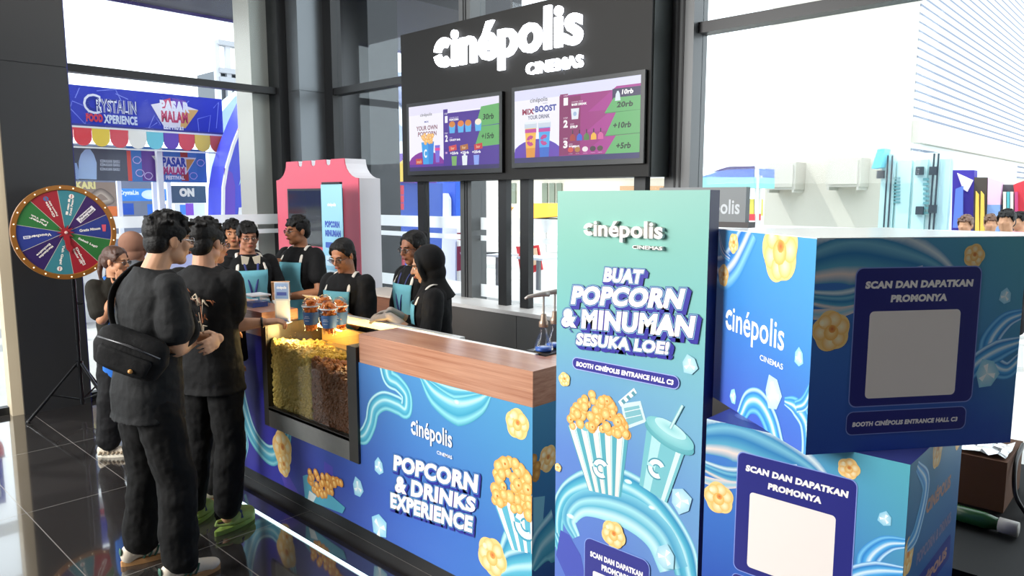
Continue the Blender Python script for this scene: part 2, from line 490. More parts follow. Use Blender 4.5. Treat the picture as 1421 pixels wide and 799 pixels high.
# corner pillar, metal clad
struct('wall_corner', MB().box(4.095, 4.6, 6.83, 7.3, 0, 2.885).box(4.095, 4.6, 6.83, 7.3, 2.893, 4.6).box(4.1, 4.6, 6.84, 7.3, 2.88, 2.9), M_grey_metal)
GY, GX = 7.15, 4.46
def bands(axis, a, b, parent):
    """frosted safety stripes stuck on a pane"""
    for z0, z1 in ((1.52, 1.625), (1.425, 1.47), (.935, 1.045)):
        if axis == 'x': MB().box(a, b, GY - .012, GY - .008, z0, z1).build('frosted_band', FROST, parent)
        else: MB().box(GX - .012, GX - .008, a, b, z0, z1).build('frosted_band', FROST, parent)
def frost_mat():
    m = bpy.data.materials.new('frosted_film'); m.use_nodes = True
    nt = m.node_tree; nt.nodes.clear()
    out = nt.nodes.new('ShaderNodeOutputMaterial'); mx = nt.nodes.new('ShaderNodeMixShader'); mx.inputs[0].default_value = .72
    tr = nt.nodes.new('ShaderNodeBsdfTransparent'); ad = nt.nodes.new('ShaderNodeMixShader'); ad.inputs[0].default_value = .65
    df = nt.nodes.new('ShaderNodeBsdfDiffuse'); tl = nt.nodes.new('ShaderNodeBsdfTranslucent')
    df.inputs[0].default_value = tl.inputs[0].default_value = (.95, .97, .98, 1)
    nt.links.new(df.outputs[0], ad.inputs[1]); nt.links.new(tl.outputs[0], ad.inputs[2])
    nt.links.new(tr.outputs[0], mx.inputs[1]); nt.links.new(ad.outputs[0], mx.inputs[2]); nt.links.new(mx.outputs[0], out.inputs[0])
    return m
FROST = frost_mat()
def window_x(n, a, b):
    w = struct('window_%d' % n, MB().box(a, b, GY - .006, GY + .006, .06, 4.6), GLASS)
    MB().box(a, b, GY - .05, GY + .05, 2.862, 2.928).build('transom', M_frame, w)
    MB().box(a, b, GY - .04, GY + .04, 0, .06).build('sill', M_frame, w)
    MB().box(a, b, GY - .04, GY + .04, 4.54, 4.6).build('head_rail', M_frame, w)
    bands('x', a, b, w); return w
def window_y(n, a, b):
    w = struct('window_%d' % n, MB().box(GX - .006, GX + .006, a, b, .06, 4.6), GLASS)
    MB().box(GX - .06, GX + .05, a, b, 2.855, 2.925).build('transom', M_frame, w)
    MB().box(GX - .05, GX + .05, a, b, .0, .06).build('sill', M_frame, w)
    bands('y', a, b, w); return w
w1 = window_x(1, 2.045, 3.99)
struct('trim_3', MB().box(3.99, 4.09, 7.05, 7.28, 0, 4.6), M_frame)
w2 = window_x(2, -4.0, 1.44)
MB().box(0.1, .16, GY - .05, GY + .05, 0, 4.6).build('mullion', M_frame, w2)
window_y(3, 4.69, 6.68); window_y(4, 2.66, 4.55); window_y(5, .5, 2.47); window_y(6, -4, .36)
struct('trim_4', MB().box(GX - .07, GX + .05, 6.68, 6.83, 0, 4.6), M_frame)
M_mull = mat('mullion_grey', '#5d5f60', .4, .3)
for i, (a, b) in enumerate(((4.55, 4.69), (2.47, 2.66), (.36, .5))):
    struct('trim_%d' % (5 + i), MB().box(GX - .12, GX + .06, a, b, 0, 4.6), M_mull)
    c = struct('trim_%d' % (8 + i), MB().box(GX - .125, GX - .12, a + (b - a) * .35, a + (b - a) * .42, 0, 4.6).box(GX - .125, GX - .12, a + (b - a) * .55, a + (b - a) * .62, 0, 4.6), M_frame)

# ================================================================ OUTSIDE
def poly_x(px, X): return [(p.y, p.z) for p in (onx(x, y, X) for x, y in px)]
def poly_y(px, Y): return [(p.x, p.z) for p in (ony(x, y, Y) for x, y in px)]
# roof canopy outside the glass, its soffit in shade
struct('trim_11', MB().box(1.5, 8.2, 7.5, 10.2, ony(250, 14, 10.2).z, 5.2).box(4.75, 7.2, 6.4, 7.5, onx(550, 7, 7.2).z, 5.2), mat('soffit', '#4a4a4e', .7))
struct('trim_12', MB().box(1.5, 8.2, 10.2, 10.24, ony(250, 18, 10.2).z, 5.2), mat('canopy_edge', '#4b3f86', .5))
# outer pillars behind the panes
struct('trim_13', MB().box(3.8, 4.04, 7.26, 7.6, -.02, 4.9), mat('pillar_cladding', '#b5b1a8', .35, .3))
def ypx(x, X): return onx(x, 200, X).y
struct('trim_14', MB().box(4.85, 5.25, ypx(514, 4.85), ypx(478, 5.25), -.02, 4.9), M_dark_metal)

S_blue = mat('fascia_blue', '#2f3fc0', .5, 0, .05, 3)
# --- food stall with fascia board and scalloped awning
YF = 11.5
stall = thing('food_stall', 'blue market stall with lettered sign board and scalloped awning, through the left window', 'stall', (4.2, YF + 1, -.02))
z0, z1 = 2.74, 3.345
MB().box(2.9, 5.5, YF, YF + .12, z0, z1).build('fascia_board', S_blue, stall)
A = Art((3.3, YF, 0), (1, 0, 0), (0, 0, 1), (0, -1, 0), step=.0002, lift=.004)
def line(A, pts, w, col): 
    q = [A.px(*p) for p in pts]
    A.ribbon(q, w, [(-1, col), (1, col)], n=1)
for pts in ([(97, 150), (118, 172), (124, 150), (100, 140), (97, 150)], [(104, 136), (110, 122)], [(134, 126), (160, 124), (168, 140)], [(160, 130), (178, 138)], [(274, 165), (292, 160), (289, 186), (276, 184), (274, 165)], [(296, 150), (303, 142), (300, 178)], [(252, 150), (262, 140)], [(218, 170), (206, 178), (214, 160), (222, 172)]):
    line(A, pts, .012, '#8b9af2')
A.pxtext('C', (116, 157), (139, 131), '#f4f7ff', bold=.06); A.pxtext('C', (119, 154), (137, 134), '#2a3a9c', bold=.03)
b_ = A.pxtext('RYSTALIN', (133, 155.5), (189, 141), '#f4f7ff', bold=.045); A.text('RYSTALIN', b_, '#25338c', bold=-.012)
A.pxtext('FOOD', (119.5, 168.5), (142, 158.5), '#e84a5a', bold=.07); A.pxtext('XPERIENCE', (144, 171), (190, 162), '#e6f0fb', bold=.05)
a, b, c, d = A.px(209, 145), A.px(275, 153), A.px(257, 178), A.px(226, 174)
A.poly([a, A.px(238, 140), b, c, d], '#fbf7f4'); A.poly([A.px(252, 152), b, c, A.px(250, 176)], '#f3bf6a'); A.poly([A.px(222, 140), A.px(236, 136), A.px(238, 151), A.px(224, 150)], '#dc5a7a'); A.poly([A.px(238, 136), A.px(258, 140), A.px(254, 153), A.px(240, 150)], '#7a4bb8')
A.pxtext('PASAR', (222, 154), (262, 142), '#fdfdfd', bold=.06); A.pxtext('MALAM', (224, 169), (260, 156), '#d8476a', bold=.05); A.pxtext('FESTIVAL', (227, 183), (256, 176), '#ffffff', bold=.06)
A.build('sign_print', stall)
cols = ['#e2454f', '#f1cf52', '#e05662', '#f5f1ea', '#79cfe0', '#6d50b8', '#e25560', '#f3d262', '#e2655f', '#6a48a8']
awn = Vector((0, 0, 0))
xs = [ony(x, 195, YF - .35).x for x in (102.5, 128, 153, 178.5, 203.5, 227, 248, 270, 291.5, 313)]
for i in range(9):
    x0_, x1_ = xs[i], xs[i + 1]; n = 8; cx = (x0_ + x1_) / 2; r = (x1_ - x0_) / 2 - .004
    pts = [(x1_ - .004, 2.735)] + [(x0_ + .004, 2.735)] + [(cx + r * math.cos(PI + k * PI / n), 2.61 + r * 1.05 * math.sin(PI + k * PI / n)) for k in range(n + 1)]
    MB().prism(pts, 'y', YF - .36, YF - .34).build('awning_scallop', mat('awning_%d' % i, cols[i], .7), stall)
for i in range(1):
    x1_ = xs[0] - i * .25; x0_ = x1_ - .25; cx = (x0_ + x1_) / 2; r = .121
    pts = [(x1_ - .004, 2.735), (x0_ + .004, 2.735)] + [(cx + r * math.cos(PI + k * PI / 8), 2.61 + r * 1.05 * math.sin(PI + k * PI / 8)) for k in range(9)]
    MB().prism(pts, 'y', YF - .36, YF - .34).build('awning_scallop', mat('awning_%d' % ((9 - i) % 9), cols[(9 - i) % 9], .7), stall)
MB().box(2.95, 5.6, YF - .36, YF - .3, 2.735, 2.76).box(2.95, 5.55, YF - .36, YF - .33, 2.465, 2.485).build('awning_rail', M_white, stall)
MB().box(2.95, 5.5, YF - .34, YF + .1, 2.76, 2.79).build('awning_top', mat('awning_top', '#3d3f8f', .7), stall)
# boards under the awning
pb = ony(190, 230, YF + .1)
MB().box(3.3, 5.25, YF + .14, YF + .2, 2.06, 2.5).build('poster_board', mat('poster_board', '#51525c', .6), stall)
A = Art((3.3, YF + .14, 0), (1, 0, 0), (0, 0, 1), (0, -1, 0), step=.0002, lift=.004)
q0, q1 = A.px(103, 250), A.px(177, 205)
A.rect(q0[0], q0[1], q1[0], q1[1], '#575b68')
q0, q1 = A.px(178, 252), A.px(285, 208); A.rect(q0[0], q0[1], q1[0], q1[1], '#4d7fc2')
for x0_, x1_, c in ((178, 181, '#e05c52'), (198, 216, '#6d489c'), (216, 226, '#8a70b4'), (252, 262, '#b6483d'), (262, 272, '#5486c8')):
    q0, q1 = A.px(x0_, 251), A.px(x1_, 209); A.rect(q0[0], q0[1], q1[0], q1[1], c)
A.poly([A.px(109, 248), A.px(134, 249), A.px(134, 226), A.px(130, 214), A.px(125, 207), A.px(118, 207), A.px(112, 214), A.px(109, 224)], '#a9c3e8')
A.poly([A.px(102, 248), A.px(109, 249), A.px(109, 236), A.px(106, 226), A.px(103, 226)], '#9db7e2')
for y in (222, 227, 233): A.pxtext('KEMASAN BARU', (139, y + 3.5), (166, y), '#c9cfdd', bold=.02)
A.poly([A.px(210, 216), A.px(272, 219), A.px(258, 242), A.px(228, 240)], '#e9e4e4'); A.poly([A.px(214, 218), A.px(226, 219), A.px(226, 236), A.px(222, 230)], '#7fae6a'); A.poly([A.px(258, 221), A.px(270, 221), A.px(259, 238)], '#d99a4e')
A.pxtext('PASAR', (225, 231), (258, 219), '#3c4aa8', bold=.06); A.pxtext('MALAM', (227, 242), (256, 232), '#c8457a', bold=.06); A.pxtext('FESTIVAL', (230, 249), (256, 244), '#f6f0f0', bold=.05)
for c in ((190, 222), (206, 244), (194, 240), (278, 226), (268, 244)): A.ribbon([(A.px(*c)[0] + .06 * math.cos(t), A.px(*c)[1] + .05 * math.sin(t)) for t in (0, 1, 2, 3, 4, 5, 6.3)], .012, [(-1, '#c8b8e8'), (1, '#c8b8e8')])
A.build('poster_print', stall)
# inside of the stall
MB().box(2.9, 5.4, YF + 2.4, YF + 2.5, -.02, 2.7).build('back_wall', mat('stall_wall', '#767a8a', .8), stall)
MB().box(2.9, 5.4, YF + .2, YF + .8, -.02, 1.0).build('sales_counter', mat('stall_counter', '#f1f0ee', .5), stall)
for x in (3.3, 4.5, 5.42): MB().box(x - .04, x + .04, YF + .02, YF + .1, -.02, z0).build('post', M_white, stall)
A = Art((3.3, YF + 1.6, 0), (1, 0, 0), (0, 0, 1), (0, -1, 0), step=.0002, lift=.004)
def prect(A, x0, y0, x1, y1, c, c2=None):
    a = A.px(x0, y1); b = A.px(x1, y0); A.rect(a[0], a[1], b[0], b[1], c, c2); return a, b
prect(A, 103, 253, 160, 286, '#8d7a6a'); A.pxtext('KARI', (105, 262), (132, 252), '#d9cc86', bold=.06)
A.ribbon([A.px(125, 275), A.px(140, 265), A.px(155, 278), A.px(140, 283)], .09, [(-1, '#b9a893'), (1, '#5e5148')])
prect(A, 163, 262, 236, 279, '#3f86dc', '#4a98ea'); A.pxtext('CrystaLin', (166, 272), (192, 264), '#eaf5ff', bold=.05); A.disc(A.px(208, 270), .14, '#eef6ff', '#d5e8fb', ry=.08)
prect(A, 237, 258, 285, 282, '#3b4a62'); A.pxtext('ON', (249, 273), (269, 261), '#d6c8bd', bold=.08)
prect(A, 166, 282, 185, 298, '#2f57b6'); prect(A, 205, 283, 230, 300, '#3c74d0'); prect(A, 243, 282, 284, 300, '#e7e4ea'); prect(A, 250, 284, 258, 298, '#4f86d8'); prect(A, 258, 282, 268, 299, '#8c4fc0')
prect(A, 150, 286, 162, 300, '#d9743a')
A.build('menu_boards', stall)
for x in (167, 216, 236):
    p = ony(x, 280, YF + .9); MB().box(p.x - .03, p.x + .03, YF + .9, YF + .96, -.02, 2.5).build('pole', mat('pole_white', '#dfe2ea', .5), stall)

nb = thing('food_stall', 'lower blue lettered stall left of the black pillar, seen mirrored in the floor', 'stall', (.6, YF, -.02))
MB().box(-1.6, 2.2, YF, YF + .12, 1.62, 2.32).build('fascia_board', S_blue, nb)
MB().box(-1.6, 2.15, YF + .3, YF + .9, -.02, .95).build('sales_counter', mat('stall_counter', '#f1f0ee', .5), nb)
for x in (-1.5, 2.1): MB().box(x - .04, x + .04, YF + .02, YF + .1, -.02, 1.62).build('post', M_white, nb)
A = Art((0, YF, 0), (1, 0, 0), (0, 0, 1), (0, -1, 0), step=.0002, lift=.004)
A.text('CRYSTALIN', (.5, 1.95, 2.15, 2.22), '#eef3ff', bold=.05); A.text('FOOD', (1.0, 1.7, 1.5, 1.86), '#e84a5a', bold=.05)
A.build('sign_print', nb)
for i in range(9):
    cx = 1.98 - i * .42; pts = [(cx + .21, 1.62), (cx - .21, 1.62)] + [(cx + .21 * math.cos(PI + k * PI / 8), 1.5 + .2 * math.sin(PI + k * PI / 8)) for k in range(9)]
    MB().prism(pts, 'y', YF - .2, YF - .18).build('awning_scallop', mat('awning_%d' % (i % 9), cols[i % 9], .7), nb)
MB().box(-1.6, 2.2, YF - .2, YF, 1.6, 1.63).build('awning_rail', M_white, nb)

# --- big blue inflatable gate beside the stall
Yg = 10.6
gate = thing('inflatable_gate', 'tall curved blue inflatable gate with a white rim, right of the scalloped stall', 'inflatable', (5.7, Yg, -.02))
px = [(366, 118), (352, 135), (338, 165), (324, 200), (315, 230), (310, 260), (309, 330), (309, 420), (366, 420)]
o2 = poly_y(px, Yg)
MB().prism(o2[:7] + [(o2[7][0], -.02), (o2[8][0], -.02)], 'y', Yg, Yg + .5).build('body', mat('inflatable_blue', '#4450dd', .45, 0, .08, 1.), gate)
MB().tube([(p[0], Yg, p[1]) for p in o2[1:8]], .028, 8).build('rim', mat('inflatable_white', '#f2f2f8', .5), gate)
o3 = [ony(x, y, Yg) for x, y in ((355, 135), (343, 155), (331, 182))]
MB().tube([(p.x, Yg - .03, p.z) for p in o3], .035, 8).build('red_stripe', mat('inflatable_red', '#d8575a', .5), gate)
A = Art((5, Yg, 0), (1, 0, 0), (0, 0, 1), (0, -1, 0), step=.0002, lift=.008)
A.poly([A.px(352, 195), A.px(356, 200), A.px(350, 215), A.px(341, 240), A.px(331, 258), A.px(336, 235), A.px(343, 212)], '#9fd0f5')
A.poly([A.px(310, 232), A.px(322, 240), A.px(326, 258), A.px(326, 300), A.px(312, 300)], '#6d4fcf')
A.poly([A.px(330, 299), A.px(331, 288), A.px(347, 286), A.px(349, 280), A.px(357, 281), A.px(357, 299)], '#f3f5fd')
A.build('print', gate)
sk = thing('inflatable_arch', 'pale blue curved inflatable end behind the blue gate', 'inflatable', (5.5, 12.6, -.02))
o2 = poly_y([(366, 110), (345, 120), (325, 135), (308, 155), (303, 170), (303, 300), (366, 300)], 12.4)
MB().prism([(a, max(b, -.02)) for a, b in o2[:5]] + [(o2[5][0], -.02), (o2[6][0], -.02)], 'y', 12.4, 12.8).build('body', mat('inflatable_pale', '#bfe3f5', .5), sk)
# steel scaffolding tower of the building beyond
tw = thing('steel_tower', 'grey steel stair tower beyond the stalls, left window', 'tower', (17, 30, -.02))
p0 = ony(302, 60, 30); p1 = ony(345, 160, 30)
for x in (303, 318, 333, 347):
    q = ony(x, 100, 30); MB().box(q.x - .1, q.x + .1, 30, 30.2, -.02, ony(x, 60, 30).z).build('post', mat('steel_grey', '#b9bcc4', .6), tw)
for y in (62, 100, 112, 150): q = ony(325, y, 30); MB().box(p0.x, p1.x, 29.9, 30.3, q.z - .1, q.z + .1).build('landing', mat('steel_grey2', '#9fa3ab', .6), tw)
MB().box(ony(303, 100, 30).x, ony(318, 100, 30).x, 30.3, 32, ony(310, 165, 30).z, ony(310, 98, 30).z).box(ony(320, 100, 30).x, ony(347, 100, 30).x, 30.3, 32, ony(310, 145, 30).z, ony(310, 92, 30).z).build('cladding', mat('steel_dark', '#5f656d', .7), tw)

# --- behind the right-hand panes
def slab(name, mt, parent, px, X, th=.1):
    return MB().prism(poly_x(px, X), 'x', X, X + th).build(name, mt, parent)
def foot(parent, x, y, ztop, name='post'): MB().box(x, x + .08, y - .04, y + .04, -.02, ztop).build(name, mat('poster_stand', '#dedede', .6), parent)
def zf(p, X): return [(x, y) for x, y in p]
ga = thing('inflatable_gate', 'lavender, white and purple inflatable gate with a yellow wedge, between grey pillar and menu sign', 'inflatable', (8, 11.3, -.02))
slab('body', mat('lavender', '#aebfe8', .5), ga, [(500, 100), (575, 100), (575, 196), (500, 196)], 8.0, .5)
slab('white_panel', mat('inf_white', '#f4f2f4', .5), ga, [(500, 196), (575, 196), (575, 213), (500, 213)], 8.0, .5)
slab('purple_panel', mat('inf_purple', '#6a35b4', .5), ga, [(500, 213), (575, 213), (575, 254), (500, 254)], 8.0, .5)
slab('yellow_wedge', mat('inf_yellow', '#f3cf4e', .5), ga, [(541, 252), (552, 228), (566, 215), (575, 252)], 7.93, .06)
slab('pale_stripe', mat('inf_stripe', '#eef2fb', .5), ga, [(526, 118), (575, 170), (575, 190), (516, 140)], 7.93, .06)
slab('pink_patch', mat('inf_pink', '#dfa6c4', .5), ga, [(532, 122), (548, 124), (548, 136), (536, 134)], 7.9, .03)
slab('signboard', mat('inf_board', '#e6f0fa', .5), ga, [(530, 228), (542, 228), (542, 250), (528, 250)], 7.9, .03)
slab('tower', mat('inf_blue', '#2c57bd', .5), ga, [(554, 254), (590, 254), (590, 300), (586, 440), (548, 440), (556, 330)], 8.1, .4)
slab('side_post', mat('inf_post', '#c9d3e8', .5), ga, [(505, 254), (538, 254), (538, 440), (505, 440)], 8.1, .3)
rb = thing('poster_stack', 'red poster boards one above another, left of the menu sign posts', 'poster', (7.2, 9.6, -.02))
for (y0, y1) in ((257, 270), (271, 281), (282, 291)):
    slab('poster', mat('poster_red', '#d23a4e', .6), rb, [(541, y0), (557, y0), (557, y1), (541, y1)], 7.2, .05)
slab('stand', mat('poster_stand', '#dedede', .6), rb, [(540, 256), (541, 256), (541, 440), (540, 440)], 7.2, .05)
rl = thing('banner_stand', 'red hanging banner with a pale crest, left of the bespectacled server in the dark headdress', 'banner', (7.0, 9.0, -.02))
slab('banner', mat('banner_red', '#b5364a', .6), rl, [(544, 341), (559, 341), (559, 376), (544, 374)], 7.0, .04)
slab('crest', mat('banner_crest', '#eecfd2', .6), rl, [(548, 350), (556, 350), (552, 364)], 6.97, .02)
slab('pole', mat('poster_stand', '#dedede', .6), rl, [(543, 335), (544, 335), (544, 440), (543, 440)], 7.0, .04)
bl = thing('inflatable_figure', 'blue and white inflatable with an arched white front, below the left menu screen', 'inflatable', (9.5, 9.2, -.02))
slab('blue_back', mat('inf_blue2', '#2b62d4', .5), bl, [(588, 240), (633, 240), (633, 300), (588, 300)], 9.5, .3)
slab('white_front', mat('inf_white2', '#f3f4f6', .5), bl, [(600, 300), (600, 276), (606, 268), (618, 268), (622, 276), (622, 300)], 9.4, .08)
slab('white_base', mat('inf_white2', '#f3f4f6', .5), bl, [(588, 300), (634, 300), (634, 440), (588, 440)], 9.3, .3)
rp = thing('wall_poster', 'dark red square poster above the pale wall, left of the grey mullion', 'poster', (11, 9.4, 1.7))
slab('sheet', mat('poster_dark', '#a83a4a', .6), rp, [(627, 258), (642, 258), (642, 279), (627, 279)], 11.0, .1)
slab('support', mat('poster_stand', '#dedede', .6), rp, [(634, 279), (636, 279), (636, 400), (634, 400)], 11.0, .1)
pw = thing('market_wall', 'pale wall panels behind the market, below the menu sign', 'wall', (13, 11, -.02))
slab('panel', mat('market_wall', '#e9e5e0', .7), pw, [(560, 225), (700, 225), (700, 345), (560, 345)], 13, .2)
slab('pennants', mat('pennants', '#9a6cc0', .7), pw, [(628, 243), (660, 243), (660, 252), (628, 252)], 12.9, .05)
st2 = thing('banner_stand', 'red pull-up banner with a pale crest, standing left of the grey mullion', 'banner', (9.0, 7.6, -.02))
slab('banner', mat('banner_red', '#b5364a', .6), st2, [(634, 342), (653, 340), (652, 373), (634, 376)], 9.0, .04)
slab('crest', mat('banner_crest', '#eecfd2', .6), st2, [(638, 350), (650, 349), (644, 366)], 8.97, .02)
slab('frame', mat('poster_stand', '#dedede', .6), st2, [(632, 335), (634, 335), (634, 400), (632, 400)], 9.0, .04)
slab('awning', mat('awn_red', '#c8394a', .6), st2, [(634, 323), (656, 323), (656, 338), (634, 332)], 9.1, .05)
af = thing('sandwich_board', 'red sandwich board with a picture panel on the pavement, right of the black posts', 'sign', (10, 6.3, -.02))
slab('front_board', mat('aframe_red', '#d23438', .6), af, [(728, 342), (746, 340), (752, 374), (733, 380)], 10.0, .04)
slab('rear_board', mat('aframe_red2', '#d93b42', .6), af, [(716, 342), (726, 342), (730, 376), (722, 378)], 10.3, .04)
slab('picture', mat('aframe_pic', '#ecc9a4', .6), af, [(730, 346), (744, 344), (747, 366), (734, 370)], 9.97, .02)
ex = thing('yellow_loader', 'yellow and orange machine far behind, just left of the teal standee', 'machine', (18, 10.6, -.02))
slab('cab', mat('loader_yellow', '#f3b53a', .5), ex, [(738, 282), (772, 282), (778, 300), (738, 303)], 18, .8)
slab('boom', mat('loader_orange', '#ee9a3c', .5), ex, [(656, 288), (664, 272), (700, 288), (690, 300), (656, 300)], 18.5, .5)
slab('track', mat('loader_track', '#4c4a48', .8), ex, [(735, 303), (780, 303), (780, 312), (735, 312)], 18, .9)
bb = thing('site_building', 'cream building with dark window strips far behind the counter posts', 'building', (26, 15, -.02))
slab('wall', mat('site_wall', '#e8e2d2', .8), bb, [(640, 246), (1000, 246), (1000, 330), (640, 330)], 26, 2)
for x in (690, 708, 752, 762, 772): slab('window', mat('site_glass', '#77806f', .3), bb, [(x, 254), (x + 7, 254), (x + 7, 282), (x, 282)], 25.9, .08)
slab('coping', mat('site_coping', '#b58f6a', .7), bb, [(860, 258), (920, 258), (920, 264), (860, 264)], 25.8, .1)
slab('roof_edge', mat('site_edge', '#d8d8dc', .8), bb, [(640, 242), (1000, 242), (1000, 247), (640, 247)], 25.7, .3)
for i, (x, y, s) in enumerate(((668, 330, 0), (688, 330, 1), (745, 332, 1))):
    tb = thing('cafe_table', ['small black table on the pavement behind the left black post', 'small pale table on the pavement between the black posts', 'small dark table on the pavement near the sandwich board'][i], 'table', (9.6, onx(x, y, 9.6).y, -.02))
    yy = onx(x, y, 9.6).y; zt = .72
    MB().box(9.4, 9.9, yy - .3, yy + .3, zt, zt + .04).build('table_top', mat('tt%d' % s, ['#3c3c40', '#d9dde2'][s], .5), tb)
    MB().box(9.62, 9.68, yy - .03, yy + .03, .0, zt).box(9.5, 9.8, yy - .2, yy + .2, -.02, .0).build('pedestal', mat('tp', '#77797c', .5), tb)

# --- white building, its air-conditioning boxes, louvred annexe
XW = 15.0
wb = thing('white_building', 'sunlit white building with a louvred upper wing, filling the right window', 'building', (XW, 6.5, -.02))
ya, yb = onx(1262, 200, XW).y, onx(1062, 250, XW).y
MB().box(XW, XW + 6, ya, yb, -.02, 9).build('wall', mat('white_render', '#c6c2b7', .9), wb)
for (x0, y0, x1, y1) in ((1065, 226, 1103, 263), (1148, 220, 1193, 259)):
    a = onx(x0, y0, XW - .5); b = onx(x1, y1, XW - .5)
    u = thing('wall_unit', 'pale boxed unit on the white wall, nearer the %s' % ('black window mullion' if x0 < 1100 else 'cyan container'), 'unit', (XW - .25, (a.y + b.y) / 2, b.z))
    MB().box(XW - .5, XW - .003, b.y, a.y, b.z, a.z).bevel(.02).build('casing', mat('unit_casing', '#b7b3a9', .6), u)
    MB().box(XW - .52, XW - .5, b.y + .05, a.y - .05, b.z + .05, a.z - .05).build('cover', mat('unit_cover', '#bab6ac', .6), u)
    for yy in (b.y + .02, a.y - .06): MB().box(XW - .5, XW - .002, yy, yy + .04, b.z - .06, b.z).build('bracket', mat('unit_bracket', '#b6b3ab', .6), u)
def louvre_mat():
    m = bpy.data.materials.new('louvres'); m.use_nodes = True
    nt = m.node_tree; b = nt.nodes['Principled BSDF']; b.inputs['Roughness'].default_value = .8
    tc = nt.nodes.new('ShaderNodeTexCoord'); sp = nt.nodes.new('ShaderNodeSeparateXYZ'); nt.links.new(tc.outputs['Object'], sp.inputs[0])
    mm = nt.nodes.new('ShaderNodeMath'); mm.operation = 'MULTIPLY'; mm.inputs[1].default_value = 6.6
    fr = nt.nodes.new('ShaderNodeMath'); fr.operation = 'FRACT'; gt = nt.nodes.new('ShaderNodeMath'); gt.operation = 'GREATER_THAN'; gt.inputs[1].default_value = .68
    nt.links.new(sp.outputs[2], mm.inputs[0]); nt.links.new(mm.outputs[0], fr.inputs[0]); nt.links.new(fr.outputs[0], gt.inputs[0])
    mx = nt.nodes.new('ShaderNodeMix'); mx.data_type = 'RGBA'; mx.inputs[6].default_value = rgb('#f3f4f6'); mx.inputs[7].default_value = rgb('#7d8698')
    nt.links.new(gt.outputs[0], mx.inputs[0]); nt.links.new(mx.outputs[2], b.inputs['Base Color'])
    return m
YL = ya
lv = wb
MB().box(XW + .1, 48, YL - .02, YL + .3, 3.2, 14).build('louvre_wall', louvre_mat(), lv)
MB().box(XW + .1, 48, YL - .15, YL + .3, 2.8, 3.2).build('band', mat('white_render', '#c6c2b7', .9), lv)
MB().box(XW + .1, 48, YL - .02, YL + .3, 2.35, 2.8).build('lower_louvre', louvre_mat(), lv)
MB().box(XW + .1, 48, YL, YL + .3, -.02, 2.35).build('ground_floor', mat('white_render', '#c6c2b7', .9), lv)
aw = thing('market_canopy', 'small blue and teal striped canopy over a stall, right of the black mullion', 'canopy', (13, 7.9, -.02))
slab('blue_top', mat('can_blue', '#6b86d8', .6), aw, [(972, 246), (1000, 236), (1046, 233), (1046, 246)], 13, .9)
slab('teal_valance', mat('can_teal', '#8fd8d2', .6), aw, [(972, 246), (1046, 246), (1046, 261), (972, 261)], 12.9, .9)
slab('ridge', mat('can_ridge', '#4a4272', .6), aw, [(985, 239), (1010, 231), (1046, 230), (1046, 234), (1012, 235)], 12.88, .06)
slab('goods', mat('can_goods', '#d8cf5c', .7), aw, [(1036, 276), (1046, 276), (1046, 300), (1036, 300)], 13, .4)
slab('red_goods', mat('can_goods2', '#d6444e', .7), aw, [(1034, 297), (1046, 297), (1046, 306), (1034, 306)], 12.95, .3)
slab('post', mat('poster_stand', '#dedede', .6), aw, [(1047, 234), (1050, 234), (1050, 330), (1047, 330)], 13, .1)
foot(aw, 13.2, onx(975, 300, 13).y, 2.2)
foot(aw, 13.2, onx(1044, 300, 13).y, 2.2)
foot(ex, 18.4, onx(745, 300, 18).y, onx(745, 308, 18).z, 'wheel_strut')
foot(af, 10.2, onx(735, 360, 10).y, onx(735, 376, 10).z)
foot(ga, 8.2, onx(556, 300, 8).y, 2.3)
foot(st2, 9.06, onx(640, 300, 9).y, 1.0)
# cyan container with door bars
XC = 12.2
ct = thing('cyan_container', 'pale cyan cargo container with dark door bars, far right window', 'container', (XC, 3.4, -.02))
M_cy = mat('container_cyan', '#bfe8ea', .5, 0, .08, 2)
ca, cb = onx(1220, 300, XC).y, onx(1318, 300, XC).y
zt = onx(1260, 213, XC).z
MB().box(XC, XC + 5, cb, ca, -.02, zt).build('body', mat('container_body', '#dcf3f3', .5), ct)
for (x0, x1) in ((1221, 1240), (1243, 1262), (1266, 1284), (1300, 1315)):
    a, b = onx(x0, 300, XC).y, onx(x1, 300, XC).y
    MB().box(XC - .06, XC, b, a, .1, zt - .1).build('door_leaf', M_cy, ct)
for x in (1230, 1236, 1293, 1299):
    y = onx(x, 300, XC).y; MB().tube([(XC - .1, y, .1), (XC - .1, y, zt - .02)], .013, 8).build('lock_bar', mat('bar_dark', '#39454e', .5), ct)
for x, y in ((1276, 237), (1276, 292), (1222, 242), (1295, 237), (1294, 290)):
    p = onx(x, y, XC - .1); MB().box(XC - .12, XC - .06, p.y - .05, p.y + .05, p.z - .06, p.z + .06).build('hinge', mat('bar_dark', '#39454e', .5), ct)
for x0, x1, y0, y1 in ((1240, 1249, 246, 284), (1281, 1289, 247, 300)):
    for k in range(8):
        p = onx(x0, y0 + (y1 - y0) * k / 8, XC - .07); q = onx(x1, y0 + (y1 - y0) * (k + .5) / 8, XC - .07)
        MB().box(XC - .075, XC - .062, q.y, p.y, q.z, p.z).build('vent_slat', mat('vent_teal', '#6aa6ac', .5), ct)
fl = onx(1218, 220, XC - .3)
slab('sign_flag', mat('flag_cyan', '#5fc7de', .5), ct, [(1218, 207), (1228, 206), (1222, 232), (1209, 234)], XC - .3, .3)
